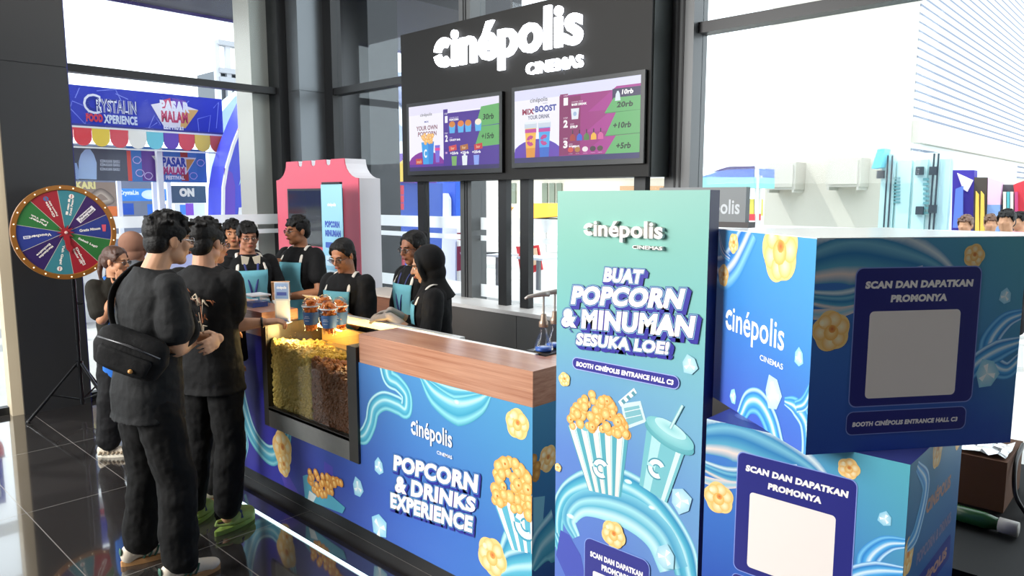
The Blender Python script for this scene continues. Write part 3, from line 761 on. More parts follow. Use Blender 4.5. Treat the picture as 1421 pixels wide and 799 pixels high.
# market stalls, far right
ms = thing('market_stall', 'purple draped market stall at the right edge of the window', 'stall', (11.6, 2.6, -.02))
slab('purple_drape', mat('drape_purple', '#3c2f9c', .7), ms, [(1322, 236), (1352, 236), (1350, 330), (1320, 330)], 11.6, .2)
slab('white_sign', mat('drape_white', '#ece6f4', .7), ms, [(1328, 240), (1350, 250), (1342, 266), (1336, 262)], 11.55, .04)
slab('blue_shirt', mat('drape_blue', '#5a79d2', .7), ms, [(1326, 262), (1336, 258), (1336, 316), (1322, 316)], 11.52, .04)
m2 = thing('market_stall', 'yellow striped market stall beside the purple drape', 'stall', (11.6, 2.3, -.02))
slab('dark_back', mat('drape_dark', '#4a423c', .7), m2, [(1352, 246), (1370, 246), (1368, 330), (1350, 330)], 11.6, .2)
for x in (1354, 1361): slab('yellow_stripe', mat('drape_yellow', '#edc455', .7), m2, [(x, 265), (x + 4, 270), (x + 5, 326), (x - 1, 326)], 11.52, .04)
m3 = thing('market_stall', 'pink and pale blue market banners right of the yellow stall', 'stall', (11.6, 2.1, -.02))
slab('pink_banner', mat('drape_pink', '#ecc4e6', .7), m3, [(1371, 246), (1390, 252), (1388, 284), (1370, 284)], 11.6, .2)
slab('blue_banner', mat('drape_pale', '#86a9e6', .7), m3, [(1370, 284), (1388, 284), (1386, 330), (1368, 330)], 11.6, .2)
m4 = thing('market_stall', 'red roofed market stall with hanging goods at the far right edge', 'stall', (11.6, 1.7, -.02))
slab('back', mat('drape_back', '#5a5a60', .7), m4, [(1391, 256), (1440, 256), (1440, 330), (1391, 330)], 11.7, .2)
slab('red_panel', mat('drape_red', '#d03a48', .7), m4, [(1406, 256), (1440, 244), (1440, 296), (1412, 296)], 11.6, .08)
for i, (x, c) in enumerate(((1392, '#e7e2d0'), (1397, '#58b0b8'), (1402, '#efe9d8'), (1408, '#c2487c'))): slab('hanging_goods', mat('goods_%d' % i, c, .7), m4, [(x, 266), (x + 4, 266), (x + 4, 312), (x, 312)], 11.55, .05)


# ================================================================ SERVICE COUNTER
def wood_mat(name, c1, c2, rough=.45, axis=1):
    m = bpy.data.materials.new(name); m.use_nodes = True
    nt = m.node_tree; b = nt.nodes['Principled BSDF']
    tc = nt.nodes.new('ShaderNodeTexCoord'); mp = nt.nodes.new('ShaderNodeMapping')
    sc = [9., 9., 60.]; sc[axis] = 1.2
    mp.inputs['Scale'].default_value = sc
    no = nt.nodes.new('ShaderNodeTexNoise'); no.inputs['Scale'].default_value = 1.6; no.inputs['Detail'].default_value = 6; no.inputs['Roughness'].default_value = .65
    cr = nt.nodes.new('ShaderNodeValToRGB'); cr.color_ramp.elements[0].position = .3; cr.color_ramp.elements[1].position = .72
    cr.color_ramp.elements[0].color = rgb(c1); cr.color_ramp.elements[1].color = rgb(c2)
    nt.links.new(tc.outputs['Object'], mp.inputs[0]); nt.links.new(mp.outputs[0], no.inputs['Vector']); nt.links.new(no.outputs['Fac'], cr.inputs[0]); nt.links.new(cr.outputs[0], b.inputs['Base Color'])
    b.inputs['Roughness'].default_value = rough; b.inputs['Coat Weight'].default_value = .35; b.inputs['Coat Roughness'].default_value = .22
    return m
WOOD = wood_mat('walnut_laminate', '#a56c50', '#cb987a', .3)
WOOD_D = wood_mat('brown_laminate', '#6e4430', '#8e5d44')
STEEL = mat('brushed_steel', '#9a9690', .32, .85, .08, 30.)
STEEL_D = mat('steel_frame', '#4d4a46', .5, .8)
KICK = mat('black_plinth', '#161516', .35)
NAVY = mat('navy_print', '#141a4c', .45)
CX0, CX1, CYR, CYL, CB, CT, WB = 2.113, 2.40, 1.87, 4.75, .085, 1.115, .968
counter = thing('service_counter', 'long snack counter with wood top band and blue printed front, customers standing at it', 'counter', (2.3, 3.2, 0))
MB().box(CX0, CX1, CYR, 3.055, CB, WB).box(CX0, CX1, 4.025, CYL, CB, WB).box(CX0, CX1, 3.055, 4.025, CB, .43).build('body', mat('counter_core', '#2a3a80', .5), counter)
MB().box(CX0 + .03, CX1 - .02, CYR + .02, CYL - .02, 0, CB).build('plinth', KICK, counter)
MB().box(CX0, CX0 + .24, CYR, 3.045, WB, CT).build('wood_top', WOOD, counter)
MB().box(CX0, CX0 + .24, 4.035, CYL, WB, CT).build('wood_top', WOOD, counter)
MB().box(CX0 + .24, CX0 + .262, CYR + .2, 3.045, WB, CT + .002).build('edge_glare', M_white, counter)  # white strip added for the reflected brightness along the wood's inner edge
MB().box(CX0 + .24, 2.9, CYR, CYR + .14, WB, CT).build('return_top', WOOD, counter)
MB().box(CX1, 2.9, CYR + .01, CYR + .12, CB, WB).build('return_panel', mat('counter_core', '#2a3a80', .5), counter)
MB().box(CX1 + .03, 2.6, CYR + .14, CYL, .86, .9).build('work_shelf', STEEL, counter)

A = Art((CX0, CYL, 0), (0, -1, 0), (0, 0, 1), (-1, 0, 0))
W_ = CYL - CYR
def front_col(a, b):
    base = lerp(rgb('#3a36a2'), rgb('#3f78c6'), min(1, max(0, (a - .25) / .75)) ** 1.1)
    return lerp(base, rgb('#55a6c8'), max(0, a * 1.25 - .35) * max(0, b - .25) * 1.15)
uL, uR = CYL - 4.0, CYL - 3.08     # the opening for the glass case
def part_grid(u0, v0, u1, v1, nu, nv): A.grid(u0, v0, u1, v1, lambda a, b: front_col((u0 + (u1 - u0) * a) / W_, (v0 + (v1 - v0) * b - CB) / (WB - CB)), nu, nv)
part_grid(0, CB, uL, WB, 8, 10); part_grid(uR, CB, W_, WB, 14, 10); part_grid(uL, CB, uR, .45, 8, 4)
A.clip = (0, CB, W_, WB)
P = A.px
# violet light beams in the print
A.poly([P(385, 600), P(401, 660), P(416, 690), P(396, 690), P(384, 640)], '#5a49b8'); A.poly([P(450, 640), P(462, 648), P(462, 690), P(448, 690)], '#544cb6')
# swirls of water
A.ribbon([P(316, 500), P(330, 505), P(332, 540), P(345, 590), P(360, 618), P(378, 632), P(396, 615), P(402, 596)], [.03, .12, .15, .13, .12, .13, .1, .05], WATER)
A.ribbon([P(336, 590), P(342, 615), P(338, 640)], [.05, .06, .03], WATER)
A.ribbon([P(492, 606), P(505, 605), P(514, 588), P(519, 566), P(533, 556), P(552, 562), P(563, 568), P(564, 548), P(552, 532), P(540, 524), P(536, 506)], [.06, .09, .09, .1, .1, .1, .09, .08, .09, .1, .12], WATER)
A.ribbon([P(584, 520), P(604, 546), P(634, 562), P(664, 556), P(682, 542)], [.03, .13, .19, .12, .02], WATER)
A.ribbon([P(596, 526), P(630, 540), P(672, 542)], [.02, .09, .02], WATER)
A.disc(P(634, 558), .022, '#eef9fa', '#9fd8e2', ry=.012)
A.ribbon([P(700, 786), P(716, 768), P(734, 757), P(748, 764)], [.1, .2, .26, .2], WATER)
A.ribbon([P(688, 799), P(712, 790), P(742, 788)], [.06, .16, .2], WATER)
# popcorn, ice
def kern(A, x, y, rpx, seed):
    c = A.px(x, y); e = A.px(x + rpx, y); A.kernel(c, abs(e[0] - c[0]) if abs(e[0] - c[0]) > .004 else .03, seed)
kern(A, 718, 588, 16, 3)
c = P(683, 772); A.kernel(c, .085, 8)
kern(A, 392, 622, 13, 5); A.kernel((P(394, 645)[0], P(394, 645)[1]), .07, 6)
for (x, y, r) in ((526, 647, .05), (497, 676, .06), (527, 732, .085)): A.icecube(P(x, y), r, .3 + x)
# bucket by the right edge
a, b, c, d = P(684, 692), P(750, 688), P(746, 770), P(710, 762)
A.poly([a, b, c, d], '#5fb5cc')
for i in range(4):
    t0, t1 = (i + .12) / 4, (i + .55) / 4
    A.poly([(a[0] + (b[0] - a[0]) * t0, a[1] + (b[1] - a[1]) * t0), (a[0] + (b[0] - a[0]) * t1, a[1] + (b[1] - a[1]) * t1), (d[0] + (c[0] - d[0]) * t1, d[1] + (c[1] - d[1]) * t1), (d[0] + (c[0] - d[0]) * t0, d[1] + (c[1] - d[1]) * t0)], '#f2ece6', layer=(i == 0))
def mark(A, c, r, col, rot=0., edge='#3f9db8', flat=1.):
    """the split-ring mark"""
    for R_, q, cl in ((1.16, .36, edge), (1.0, .5, col)):
        for a0, a1 in ((45, 170), (190, 315)):
            n = 8; pts = []
            for i in range(n + 1):
                t = math.radians(a0 + (a1 - a0) * i / n) + rot; pts.append((c[0] + r * R_ * flat * math.cos(t), c[1] + r * R_ * math.sin(t)))
            for i in range(n, -1, -1):
                t = math.radians(a0 + (a1 - a0) * i / n) + rot; pts.append((c[0] + r * q * flat * math.cos(t), c[1] + r * q * math.sin(t)))
            m = len(pts); A.k += 1
            A.add(pts, [[i, i + 1, m - 2 - i, m - 1 - i] for i in range(n)], [rgb(cl)] * m, False)
mark(A, P(730, 728), .06, '#e9f6f8', -.1)
pa, pb, pt = P(687, 690), P(738, 690), P(712, 644)
def in_pile(rd):
    while True:
        u = pa[0] + (W_ - pa[0]) * rd.random(); v = min(pa[1], pb[1]) - .02 + (pt[1] - pa[1] + .03) * rd.random()
        m = (u - pt[0]) / (pb[0] - pa[0]) * 2
        if v < pt[1] - m * m * .06 + .01: return (u, v)
A.pile(in_pile, 60, .026, 4)
# the second bucket under the display case
pa2, pb2, pt2 = P(424, 664), P(478, 702), P(440, 646)
A.poly([P(421, 660), P(427, 658), P(480, 704), P(476, 712), P(440, 700), P(424, 690)], '#58aec8')
A.poly([P(430, 680), P(440, 688), P(436, 700), P(428, 692)], '#e8f0f0')
rd0 = random.Random(9)
for i in range(46):
    x = 430 + rd0.random() * 44; lo = 650 + (x - 430) * .35; y = lo + rd0.random() * (28 if x < 455 else 20) + 2
    c = P(x, y); r = .024
    A.disc(c, r, '#ffd07a', '#d9852a', n=10); A.disc((c[0] - r * .2, c[1] + r * .25), r * .35, '#ffe7ab', '#ffce70', n=7)
# wording
lb = P(572, 619); rt = P(628, 590)
A.logo((lb[0], P(596, 615)[1] - .008, rt[0], P(612, 593)[1] + .004), '#f3f4f8', bold=.018)
def block(A, s, box, bold, deep='#2b2f94', rim='#5fb4d4', slant=0., off=(.010, -.012)):
    for k in range(4): A.text(s, (box[0] + off[0] * k / 3, box[1] + off[1] * k / 3, box[2] + off[0] * k / 3, box[3] + off[1] * k / 3), deep, bold=.13, slant=slant, grow=1)
    A.text(s, box, rim, bold=.105, slant=slant, grow=1)
    A.text(s, box, deep, bold=.085, slant=slant, grow=1)
    A.text(s, box, '#faf3ee', bold=bold, slant=slant)
def quadtext(A, s, bl, br, tr, tl, col, bold, grow=False, d=(0, 0)):
    V, F, (x0, y0, x1, y1) = text_mesh(s, bold, grow or None)
    if grow: x0, y0, x1, y1 = text_mesh(s, grow)[2]
    B, Rr, T, Lf = [A.px(*q) for q in (bl, br, tr, tl)]
    out = []
    for x, y in V:
        a = (x - x0) / (x1 - x0); b = (y - y0) / (y1 - y0)
        p = lerp(B, Rr, a); q = lerp(Lf, T, a); r = lerp(p, q, b); out.append((r[0] + d[0], r[1] + d[1]))
    A.add(out, F, [rgb(col)] * len(out))
def qblock(A, s, q, bold, deep='#2b2f94', rim='#5fb4d4', off=(.008, -.01)):
    for k in range(4): quadtext(A, s, *q, deep, bold + .075, bold, (off[0] * k / 3, off[1] * k / 3))
    quadtext(A, s, *q, rim, bold + .05, bold); quadtext(A, s, *q, deep, bold + .03, bold); quadtext(A, s, *q, '#faf3ee', bold)
def pbox(A, bl, tr): a, b = A.px(*bl), A.px(*tr); return (a[0], a[1], b[0], b[1])
qblock(A, 'POPCORN', ((547, 652), (663, 684), (665, 658), (548, 630)), .055)
qblock(A, '& DRINKS', ((549, 682), (660, 711), (662, 690), (550, 658)), .055)
qblock(A, 'EXPERIENCE', ((543, 704), (656, 739), (658, 716), (543, 682)), .055, rim='#6cc3cf')
A.clip = None
A.build('front_print', counter)
# the end towards the standee
A = Art((CX0, CYR, 0), (1, 0, 0), (0, 0, 1), (0, -1, 0))
A.clip = (0, CB, .78, WB)
A.grid(0, CB, .78, WB, lambda a, b: lerp(rgb('#2b4f9c'), rgb('#3f8bb0'), b), 4, 8)
kern(A, 760, 636, 12, 2)
A.poly([A.px(740, 690), A.px(756, 688), A.px(752, 740), A.px(740, 752)], '#7fc0d4')
for i in range(16): A.disc((rd0.random() * .03, A.px(745, 660)[1] - .02 + rd0.random() * .1), .022, '#e6b25e', '#b87a30', n=8)
A.ribbon([A.px(738, 790), A.px(752, 760), A.px(772, 740)], [.05, .2, .25], WATER)
A.clip = None
A.build('end_print', counter)
strip = MB().box(1.91, 1.920, .9, 4.5, .0005, .008)
M_led = mat('led_glow', '#d8fbff', .4, emit=4.0)
setp(strip.build('light_strip', M_led), 'thin glowing white light strip on the floor along the counter', 'light strip')

# ---------------------------------------------------------------- glass popcorn case
DX, DY0, DY1, DZ0, DZ1 = 2.098, 3.055, 4.025, .432, 1.054
DXB = 2.52
case = thing('popcorn_display_case', 'steel framed glass popcorn case set into the counter front, full of popcorn', 'display case', (2.1, 3.2, DZ0))
MB().box(DX, DX + .09, DY0, DY0 + .08, DZ0, DZ1 - .008).build('post', STEEL_D, case)
MB().box(DX, DX + .09, DY1 - .055, DY1, DZ0, DZ1 - .008).build('post', STEEL_D, case)
MB().box(DX, CX0 + .03, DY0 + .08, DY1 - .055, DZ0, .55).bevel(.004, 1).build('base_panel', STEEL, case)
MB().box(DX, DX + .018, DY0 + .08, DY1 - .055, .535, .555).build('base_lip', STEEL_D, case)
MB().box(DX + .09, DXB, DY0, DY0 + .02, DZ0, DZ1 - .01).build('side_panel', STEEL_D, case)
MB().box(DX + .09, DXB, DY1 - .02, DY1, DZ0, DZ1 - .01).build('side_panel', STEEL_D, case)
MB().box(DXB - .02, DXB, DY0 + .02, DY1 - .02, DZ0, 1.0).build('rear_panel', mat('case_lining', '#d9b06a', .4, .1), case)
MB().box(DX + .05, DXB - .02, DY0 + .02, DY1 - .02, DZ0 + .05, .55).build('tray', mat('case_lining', '#d9b06a', .4, .1), case)
MB().box(DX + .006, DX + .012, DY0 + .08, DY1 - .055, .55, DZ1 - .006).build('front_glass', CASE_GLASS, case)
MB().box(DX, DXB, DY0, DY1, DZ1 - .006, DZ1).build('top_glass', CASE_GLASS, case)
MB().box(DX + .03, DXB - .02, 3.53, 3.538, .55, 1.0).build('divider', glass_mat('divider_glass', (.94, .95, .94), .08), case)
MB().box(2.53, 2.57, 2.75, DY1 + .05, 1.03, 1.075).build('rear_rail', mat('white_steel', '#dcdcd8', .3, .3), case)
LAMP = mat('lamp_glow', '#ffc768', .4, emit=22.)
DXM = 0
for y in (3.82, 3.3):
    hb = MB().tube([(2.44, y - .12, 1.01), (2.44, y + .12, 1.01)], .012, 8).build('heat_lamp', LAMP, case)
def case_lamp(loc, w):
    l = bpy.data.lights.new('heat_lamp_light', 'POINT'); l.energy = w; l.color = (1, .72, .3); l.shadow_soft_size = .03
    o = bpy.data.objects.new('heat_lamp_light', l); o.location = loc; C.objects.link(o)
case_lamp((2.2, 3.86, 1.0), 4.6); case_lamp((2.26, 3.3, 1.03), 2.2)
def corn(name, label, y0, y1, top, mt, seed, n, r):
    rd = random.Random(seed); mb = MB()
    # body of the heap with an uneven top
    nx, ny = 5, 8
    def h(y, x): t = (y - y0) / (y1 - y0); return top(t) - .07 * (x - DX - .02) / .4 + .012 * math.sin(t * 19 + x * 30)
    x0, x1 = DX + .035, DXB - .03
    g = [[mb.v((x0 + (x1 - x0) * i / nx, y0 + (y1 - y0) * j / ny, h(y0 + (y1 - y0) * j / ny, x0 + (x1 - x0) * i / nx) - .012)) for i in range(nx + 1)] for j in range(ny + 1)]
    b = [[mb.v((x0 + (x1 - x0) * i / nx, y0 + (y1 - y0) * j / ny, .555)) for i in range(nx + 1)] for j in range(ny + 1)]
    for j in range(ny):
        for i in range(nx):
            mb.bm.faces.new((g[j][i], g[j][i + 1], g[j + 1][i + 1], g[j + 1][i])); mb.bm.faces.new((b[j][i], b[j + 1][i], b[j + 1][i + 1], b[j][i + 1]))
    for j in range(ny): mb.bm.faces.new((g[j][0], g[j + 1][0], b[j + 1][0], b[j][0])); mb.bm.faces.new((g[j][nx], b[j][nx], b[j + 1][nx], g[j + 1][nx]))
    for i in range(nx): mb.bm.faces.new((g[0][i], b[0][i], b[0][i + 1], g[0][i + 1])); mb.bm.faces.new((g[ny][i], g[ny][i + 1], b[ny][i + 1], b[ny][i]))
    for k in range(n):
        y = y0 + .006 + (y1 - y0 - .012) * rd.random()
        if rd.random() < .72: x = x0 - .002 + rd.random() * .012; z = .562 + (h(y, x) - .562) * rd.random()
        else: x = x0 + (x1 - x0) * rd.random(); z = h(y, x) - .006 + rd.random() * .014
        s = r * (.7 + rd.random() * .6)
        mb.ico((x, y, z), (s, s * (.7 + rd.random() * .5), s * (.7 + rd.random() * .5)), 1)
    return setp(mb.build(name, mt, None, False), label, 'popcorn', None, 'stuff')
corn('butter_popcorn', 'heap of pale yellow popcorn in the left half of the glass case', 3.541, 3.965, lambda t: .905 + .05 * t, mat('butter_corn', '#c9ad5c', .6, 0, .55, 70.), 1, 3200, .0125)
corn('caramel_popcorn', 'heap of brown caramel popcorn in the right half of the glass case', 3.14, 3.527, lambda t: .835 + .07 * t, mat('caramel_corn', '#6a4024', .4, 0, .7, 75.), 2, 3000, .0125)

# ---------------------------------------------------------------- cups of caramel popcorn on the case
def popcorn_cup(loc, label):
    t = thing('popcorn_cup', label, 'cup', loc, 0, 'clear cups of caramel popcorn')
    M = frame(loc) @ Matrix.Scale(1.1, 4)
    MB(M).lathe([(.030, 0), (.041, .125), (.0425, .125), (.0425, .129)], seg=20, cap=False).build('cup', CUP_PLASTIC, t, True)
    MB(M).lathe([(.0345, .036), (.0400, .100)], seg=20, cap=False).build('paper_sleeve', mat('cup_sleeve', '#41689c', .5), t, True)
    A = Art((loc[0], loc[1], loc[2]), (0, -1, 0), (0, 0, 1), (-1, 0, 0))
    mb = MB(M); rd = random.Random(int(loc[1] * 1000))
    for k in range(120):
        a = rd.random() * 6.28; z = .008 + rd.random() * .13; rr = (.024 + .009 * z / .13) * (rd.random() ** .4)
        mb.ico((rr * math.cos(a), rr * math.sin(a), z), .008 + rd.random() * .003, 1)
    for k in range(24):
        a = rd.random() * 6.28; rr = .024 * rd.random(); mb.ico((rr * math.cos(a), rr * math.sin(a), .142 + rd.random() * .012), .009, 1)
    f = mb.build('popcorn_fill', mat('cup_corn', '#dd8238', .45, 0, .35, 80.), t); f['kind'] = 'stuff'
    MB(M).lathe([(.044, .128), (.044, .134), (.041, .140), (.036, .156), (.026, .168), (.012, .174), (.003, .175)], seg=20, cap=False).build('dome_lid', CUP_PLASTIC, t, True)
    MB(M).lathe([(.0435, .127), (.0455, .130), (.0435, .134)], seg=20, cap=False).build('lid_rim', mat('lid_rim', '#d6dde2', .3), t, True)
    # small white wording on the sleeve facing the room
    mb = MB(M)
    for zz, w in ((.078, .3), (.070, .42), (.056, .3)):
        for k in range(5):
            a0 = PI + .5 - w + 2 * w * k / 5; a1 = a0 + 2 * w / 7
            mb.face([(.0392 * math.cos(a0), .0392 * math.sin(a0), zz), (.0392 * math.cos(a1), .0392 * math.sin(a1), zz), (.0396 * math.cos(a1), .0396 * math.sin(a1), zz + .003), (.0396 * math.cos(a0), .0396 * math.sin(a0), zz + .003)])
    mb.build('sleeve_wording', M_white, t)
    return t
popcorn_cup((2.17, 3.585, DZ1), 'front left of the four clear popcorn cups on the glass case')
popcorn_cup((2.18, 3.415, DZ1), 'clear popcorn cup nearest the camera on the glass case')
popcorn_cup((2.285, 3.47, DZ1), 'right of the two rear popcorn cups on the glass case')
popcorn_cup((2.285, 3.62, DZ1), 'popcorn cup half hidden behind the front left cup on the case')
# ---------------------------------------------------------------- white code stand (its code left out)
qs = thing('acrylic_stand', 'upright white acrylic card stand on the counter beside the popcorn cups', 'card stand', (2.2, 3.945, DZ1), math.radians(-52))
M = frame((2.2, 3.945, DZ1), math.radians(-52))
MB(M).box(-.045, .045, -.004, .004, 0, .245).bevel(.002, 1).build('panel', mat('acrylic_white', '#dfe4f0', .25), qs)
MB(M).box(-.045, .045, -.03, .03, 0, .006).build('foot', mat('acrylic_white', '#dfe4f0', .25), qs)
Rz = Matrix.Rotation(math.radians(-52), 3, 'Z')
A = Art(Vector((2.2, 3.945, DZ1)) - Rz @ Vector((0, .004, 0)), Rz @ Vector((1, 0, 0)), (0, 0, 1), Rz @ Vector((0, -1, 0)))
A.rect(-.04, .145, .04, .238, '#7ea0dd', '#9fbce8'); A.text('cinépolis', (-.03, .2, .03, .222), '#ffffff', bold=.04); A.rect(-.03, .165, .03, .185, '#4a5fb8')
A.rect(-.036, .03, .036, .135, '#f6f6fa'); A.rect(-.03, .012, .03, .02, '#7f90c8')
A.build('print', qs)
ab = thing('acrylic_box', 'small clear acrylic box with blue cards, left end of the counter', 'box', (2.22, 4.3, CT))
MB().box(2.16, 2.28, 4.24, 4.37, CT, CT + .07).build('box', CUP_PLASTIC, ab)
MB().box(2.17, 2.27, 4.25, 4.36, CT + .001, CT + .03).build('cards', mat('blue_cards', '#3455b4', .4), ab)
MB().box(2.155, 2.285, 4.235, 4.375, CT + .07, CT + .078).build('lid', mat('lid_white', '#e8ecf4', .3), ab)

# ---------------------------------------------------------------- syrup pumps
tr = thing('drip_tray', 'black tray under the syrup pump bottles on the counter corner', 'tray', (2.52, 2.08, CT))
MB().box(2.38, 2.72, 2.015, 2.145, CT - .03, CT + .006).build('tray', KICK, tr)
MB().box(2.45, 2.58, 2.03, 2.13, .9, CT - .03).build('support', STEEL_D, tr)
def pump(loc, label):
    t = thing('syrup_pump_bottle', label, 'bottle', loc, 0, 'clear syrup bottles with pumps'); M = frame(loc) @ Matrix.Scale(1.18, 4)
    MB(M).lathe([(.036, 0), (.038, .012), (.036, .03), (.018, .062), (.0135, .075), (.0135, .092)], seg=20).build('flask', CUP_PLASTIC, t, True)
    MB(M).lathe([(.031, .003), (.031, .016), (.012, .017)], seg=16).build('syrup', mat('blue_syrup', '#3c63b4', .2), t, True)
    MB(M).lathe([(.016, .092), (.018, .094), (.018, .112), (.012, .118), (.010, .14), (.008, .142)], seg=16).build('collar', mat('pump_bronze', '#a08a78', .3, .5), t, True)
    MB(M).tube([(0, 0, .14), (0, 0, .212)], .004, 8).build('stem', mat('pump_grey', '#b9b4ae', .3, .4), t)
    MB(M).tube([(.02, -.01, .215), (0, 0, .217), (-.045, .038, .208), (-.055, .046, .2)], [.009, .010, .006, .004], 8).build('spout', mat('pump_grey', '#b9b4ae', .3, .4), t, True)
    return t
pump((2.415, 2.075, CT + .006), 'left syrup pump bottle, clear flask with blue syrup, on the counter corner')
pump((2.51, 2.09, CT + .006), 'right syrup pump bottle, partly behind the teal standee edge')

# ---------------------------------------------------------------- low steel wall, cupboard, menu sign
LX, LT = 4.06, .93
low = thing('back_counter', 'low stainless back counter with white ledge under the menu sign', 'counter', (4.2, 3, 0))
MB().box(LX, LX + .3, 1.2, 5.0, 0, LT - .03).build('body', mat('cab_core', '#8b8a88', .5), low)
for a, b in ((1.2, 2.2), (2.205, 3.75), (3.755, 5.0)): MB().box(LX - .012, LX, a, b, .08, LT - .035).build('steel_panel', mat('panel_steel', '#7d7a77', .35, .55, .05, 4.), low)
MB().box(LX - .02, LX + .31, 1.2, 5.0, LT - .03, LT).build('ledge', mat('ledge_white', '#dedcda', .35), low)
cup = thing('wooden_cupboard', 'brown wooden cupboard behind the servers, below the windows', 'cupboard', (3.78, 5.0, 0))
MB().box(3.62, 3.95, 4.72, 5.26, .06, .985).build('carcass', WOOD_D, cup)
MB().box(3.64, 3.93, 4.74, 5.24, 0, .06).build('plinth', KICK, cup)
MB().box(3.6, 3.97, 4.70, 5.28, .985, 1.0).build('top', mat('cup_top', '#c9bdb2', .4), cup)
for a, b in ((4.74, 4.99), (4.995, 5.24)):
    d = MB().box(3.605, 3.62, a, b, .08, .97).build('door', WOOD_D, cup); MB().box(3.585, 3.605, b - .08, b - .065, .6, .75).build('handle', STEEL, d)

SX = 4.10; SYR, SYL = 2.63, 5.172; SZ0, SZ1 = 1.935, 3.19
sign = thing('menu_sign', 'big black sign board with glowing white lettering on black posts above the counter', 'sign', (4.2, 3.9, LT))
M_sign = mat('sign_black', '#131211', .55, 0, .05, 3., spec=.3)
MB().box(SX, SX + .25, SYR, SYL, SZ0, SZ1).build('board', M_sign, sign)
MB().box(SX + .02, SX + .23, SYR - .006, SYR, SZ0, SZ1).build('side_trim', mat('sign_side', '#3b3f3e', .4, .3), sign)
for x in (588, 700.5, 731, 890):
    y = onx(x, 300, 4.24).y
    MB().box(4.21, 4.27, y - .045, y + .045, LT, SZ0).build('post', M_frame, sign)
y = onx(588, 300, 4.2).y - .03
cab = MB().tube(catmull([(4.2, y, 1.93), (4.19, y - .03, 1.75), (4.2, y - .02, 1.5), (4.2, y, 1.3)], 6), .006, 6).build('cable', M_frame, sign)
A = Art((SX, SYL, 0), (0, -1, 0), (0, 0, 1), (-1, 0, 0), lift=.03)
lb, rt = A.px(606, 100), A.px(811, 12)
v0, v1 = A.px(696, 98)[1], A.px(761, 9)[1]
A.logo((lb[0], v0, rt[0], v1), '#ffffff', bold=.032, sub=False)
A.text('CINEMAS', (A.px(733, 100)[0], A.px(771, 100)[1] + .005, A.px(811, 90)[0], A.px(771, 82)[1] - .002), '#ffffff', bold=.03)
GLOW = mat('letter_glow', '#f4f8ff', .4, emit=4.5)
lt_ = A.build('glowing_letters', sign, GLOW)
sm = lt_.modifiers.new('depth', 'SOLIDIFY'); sm.thickness = .025; sm.offset = -1

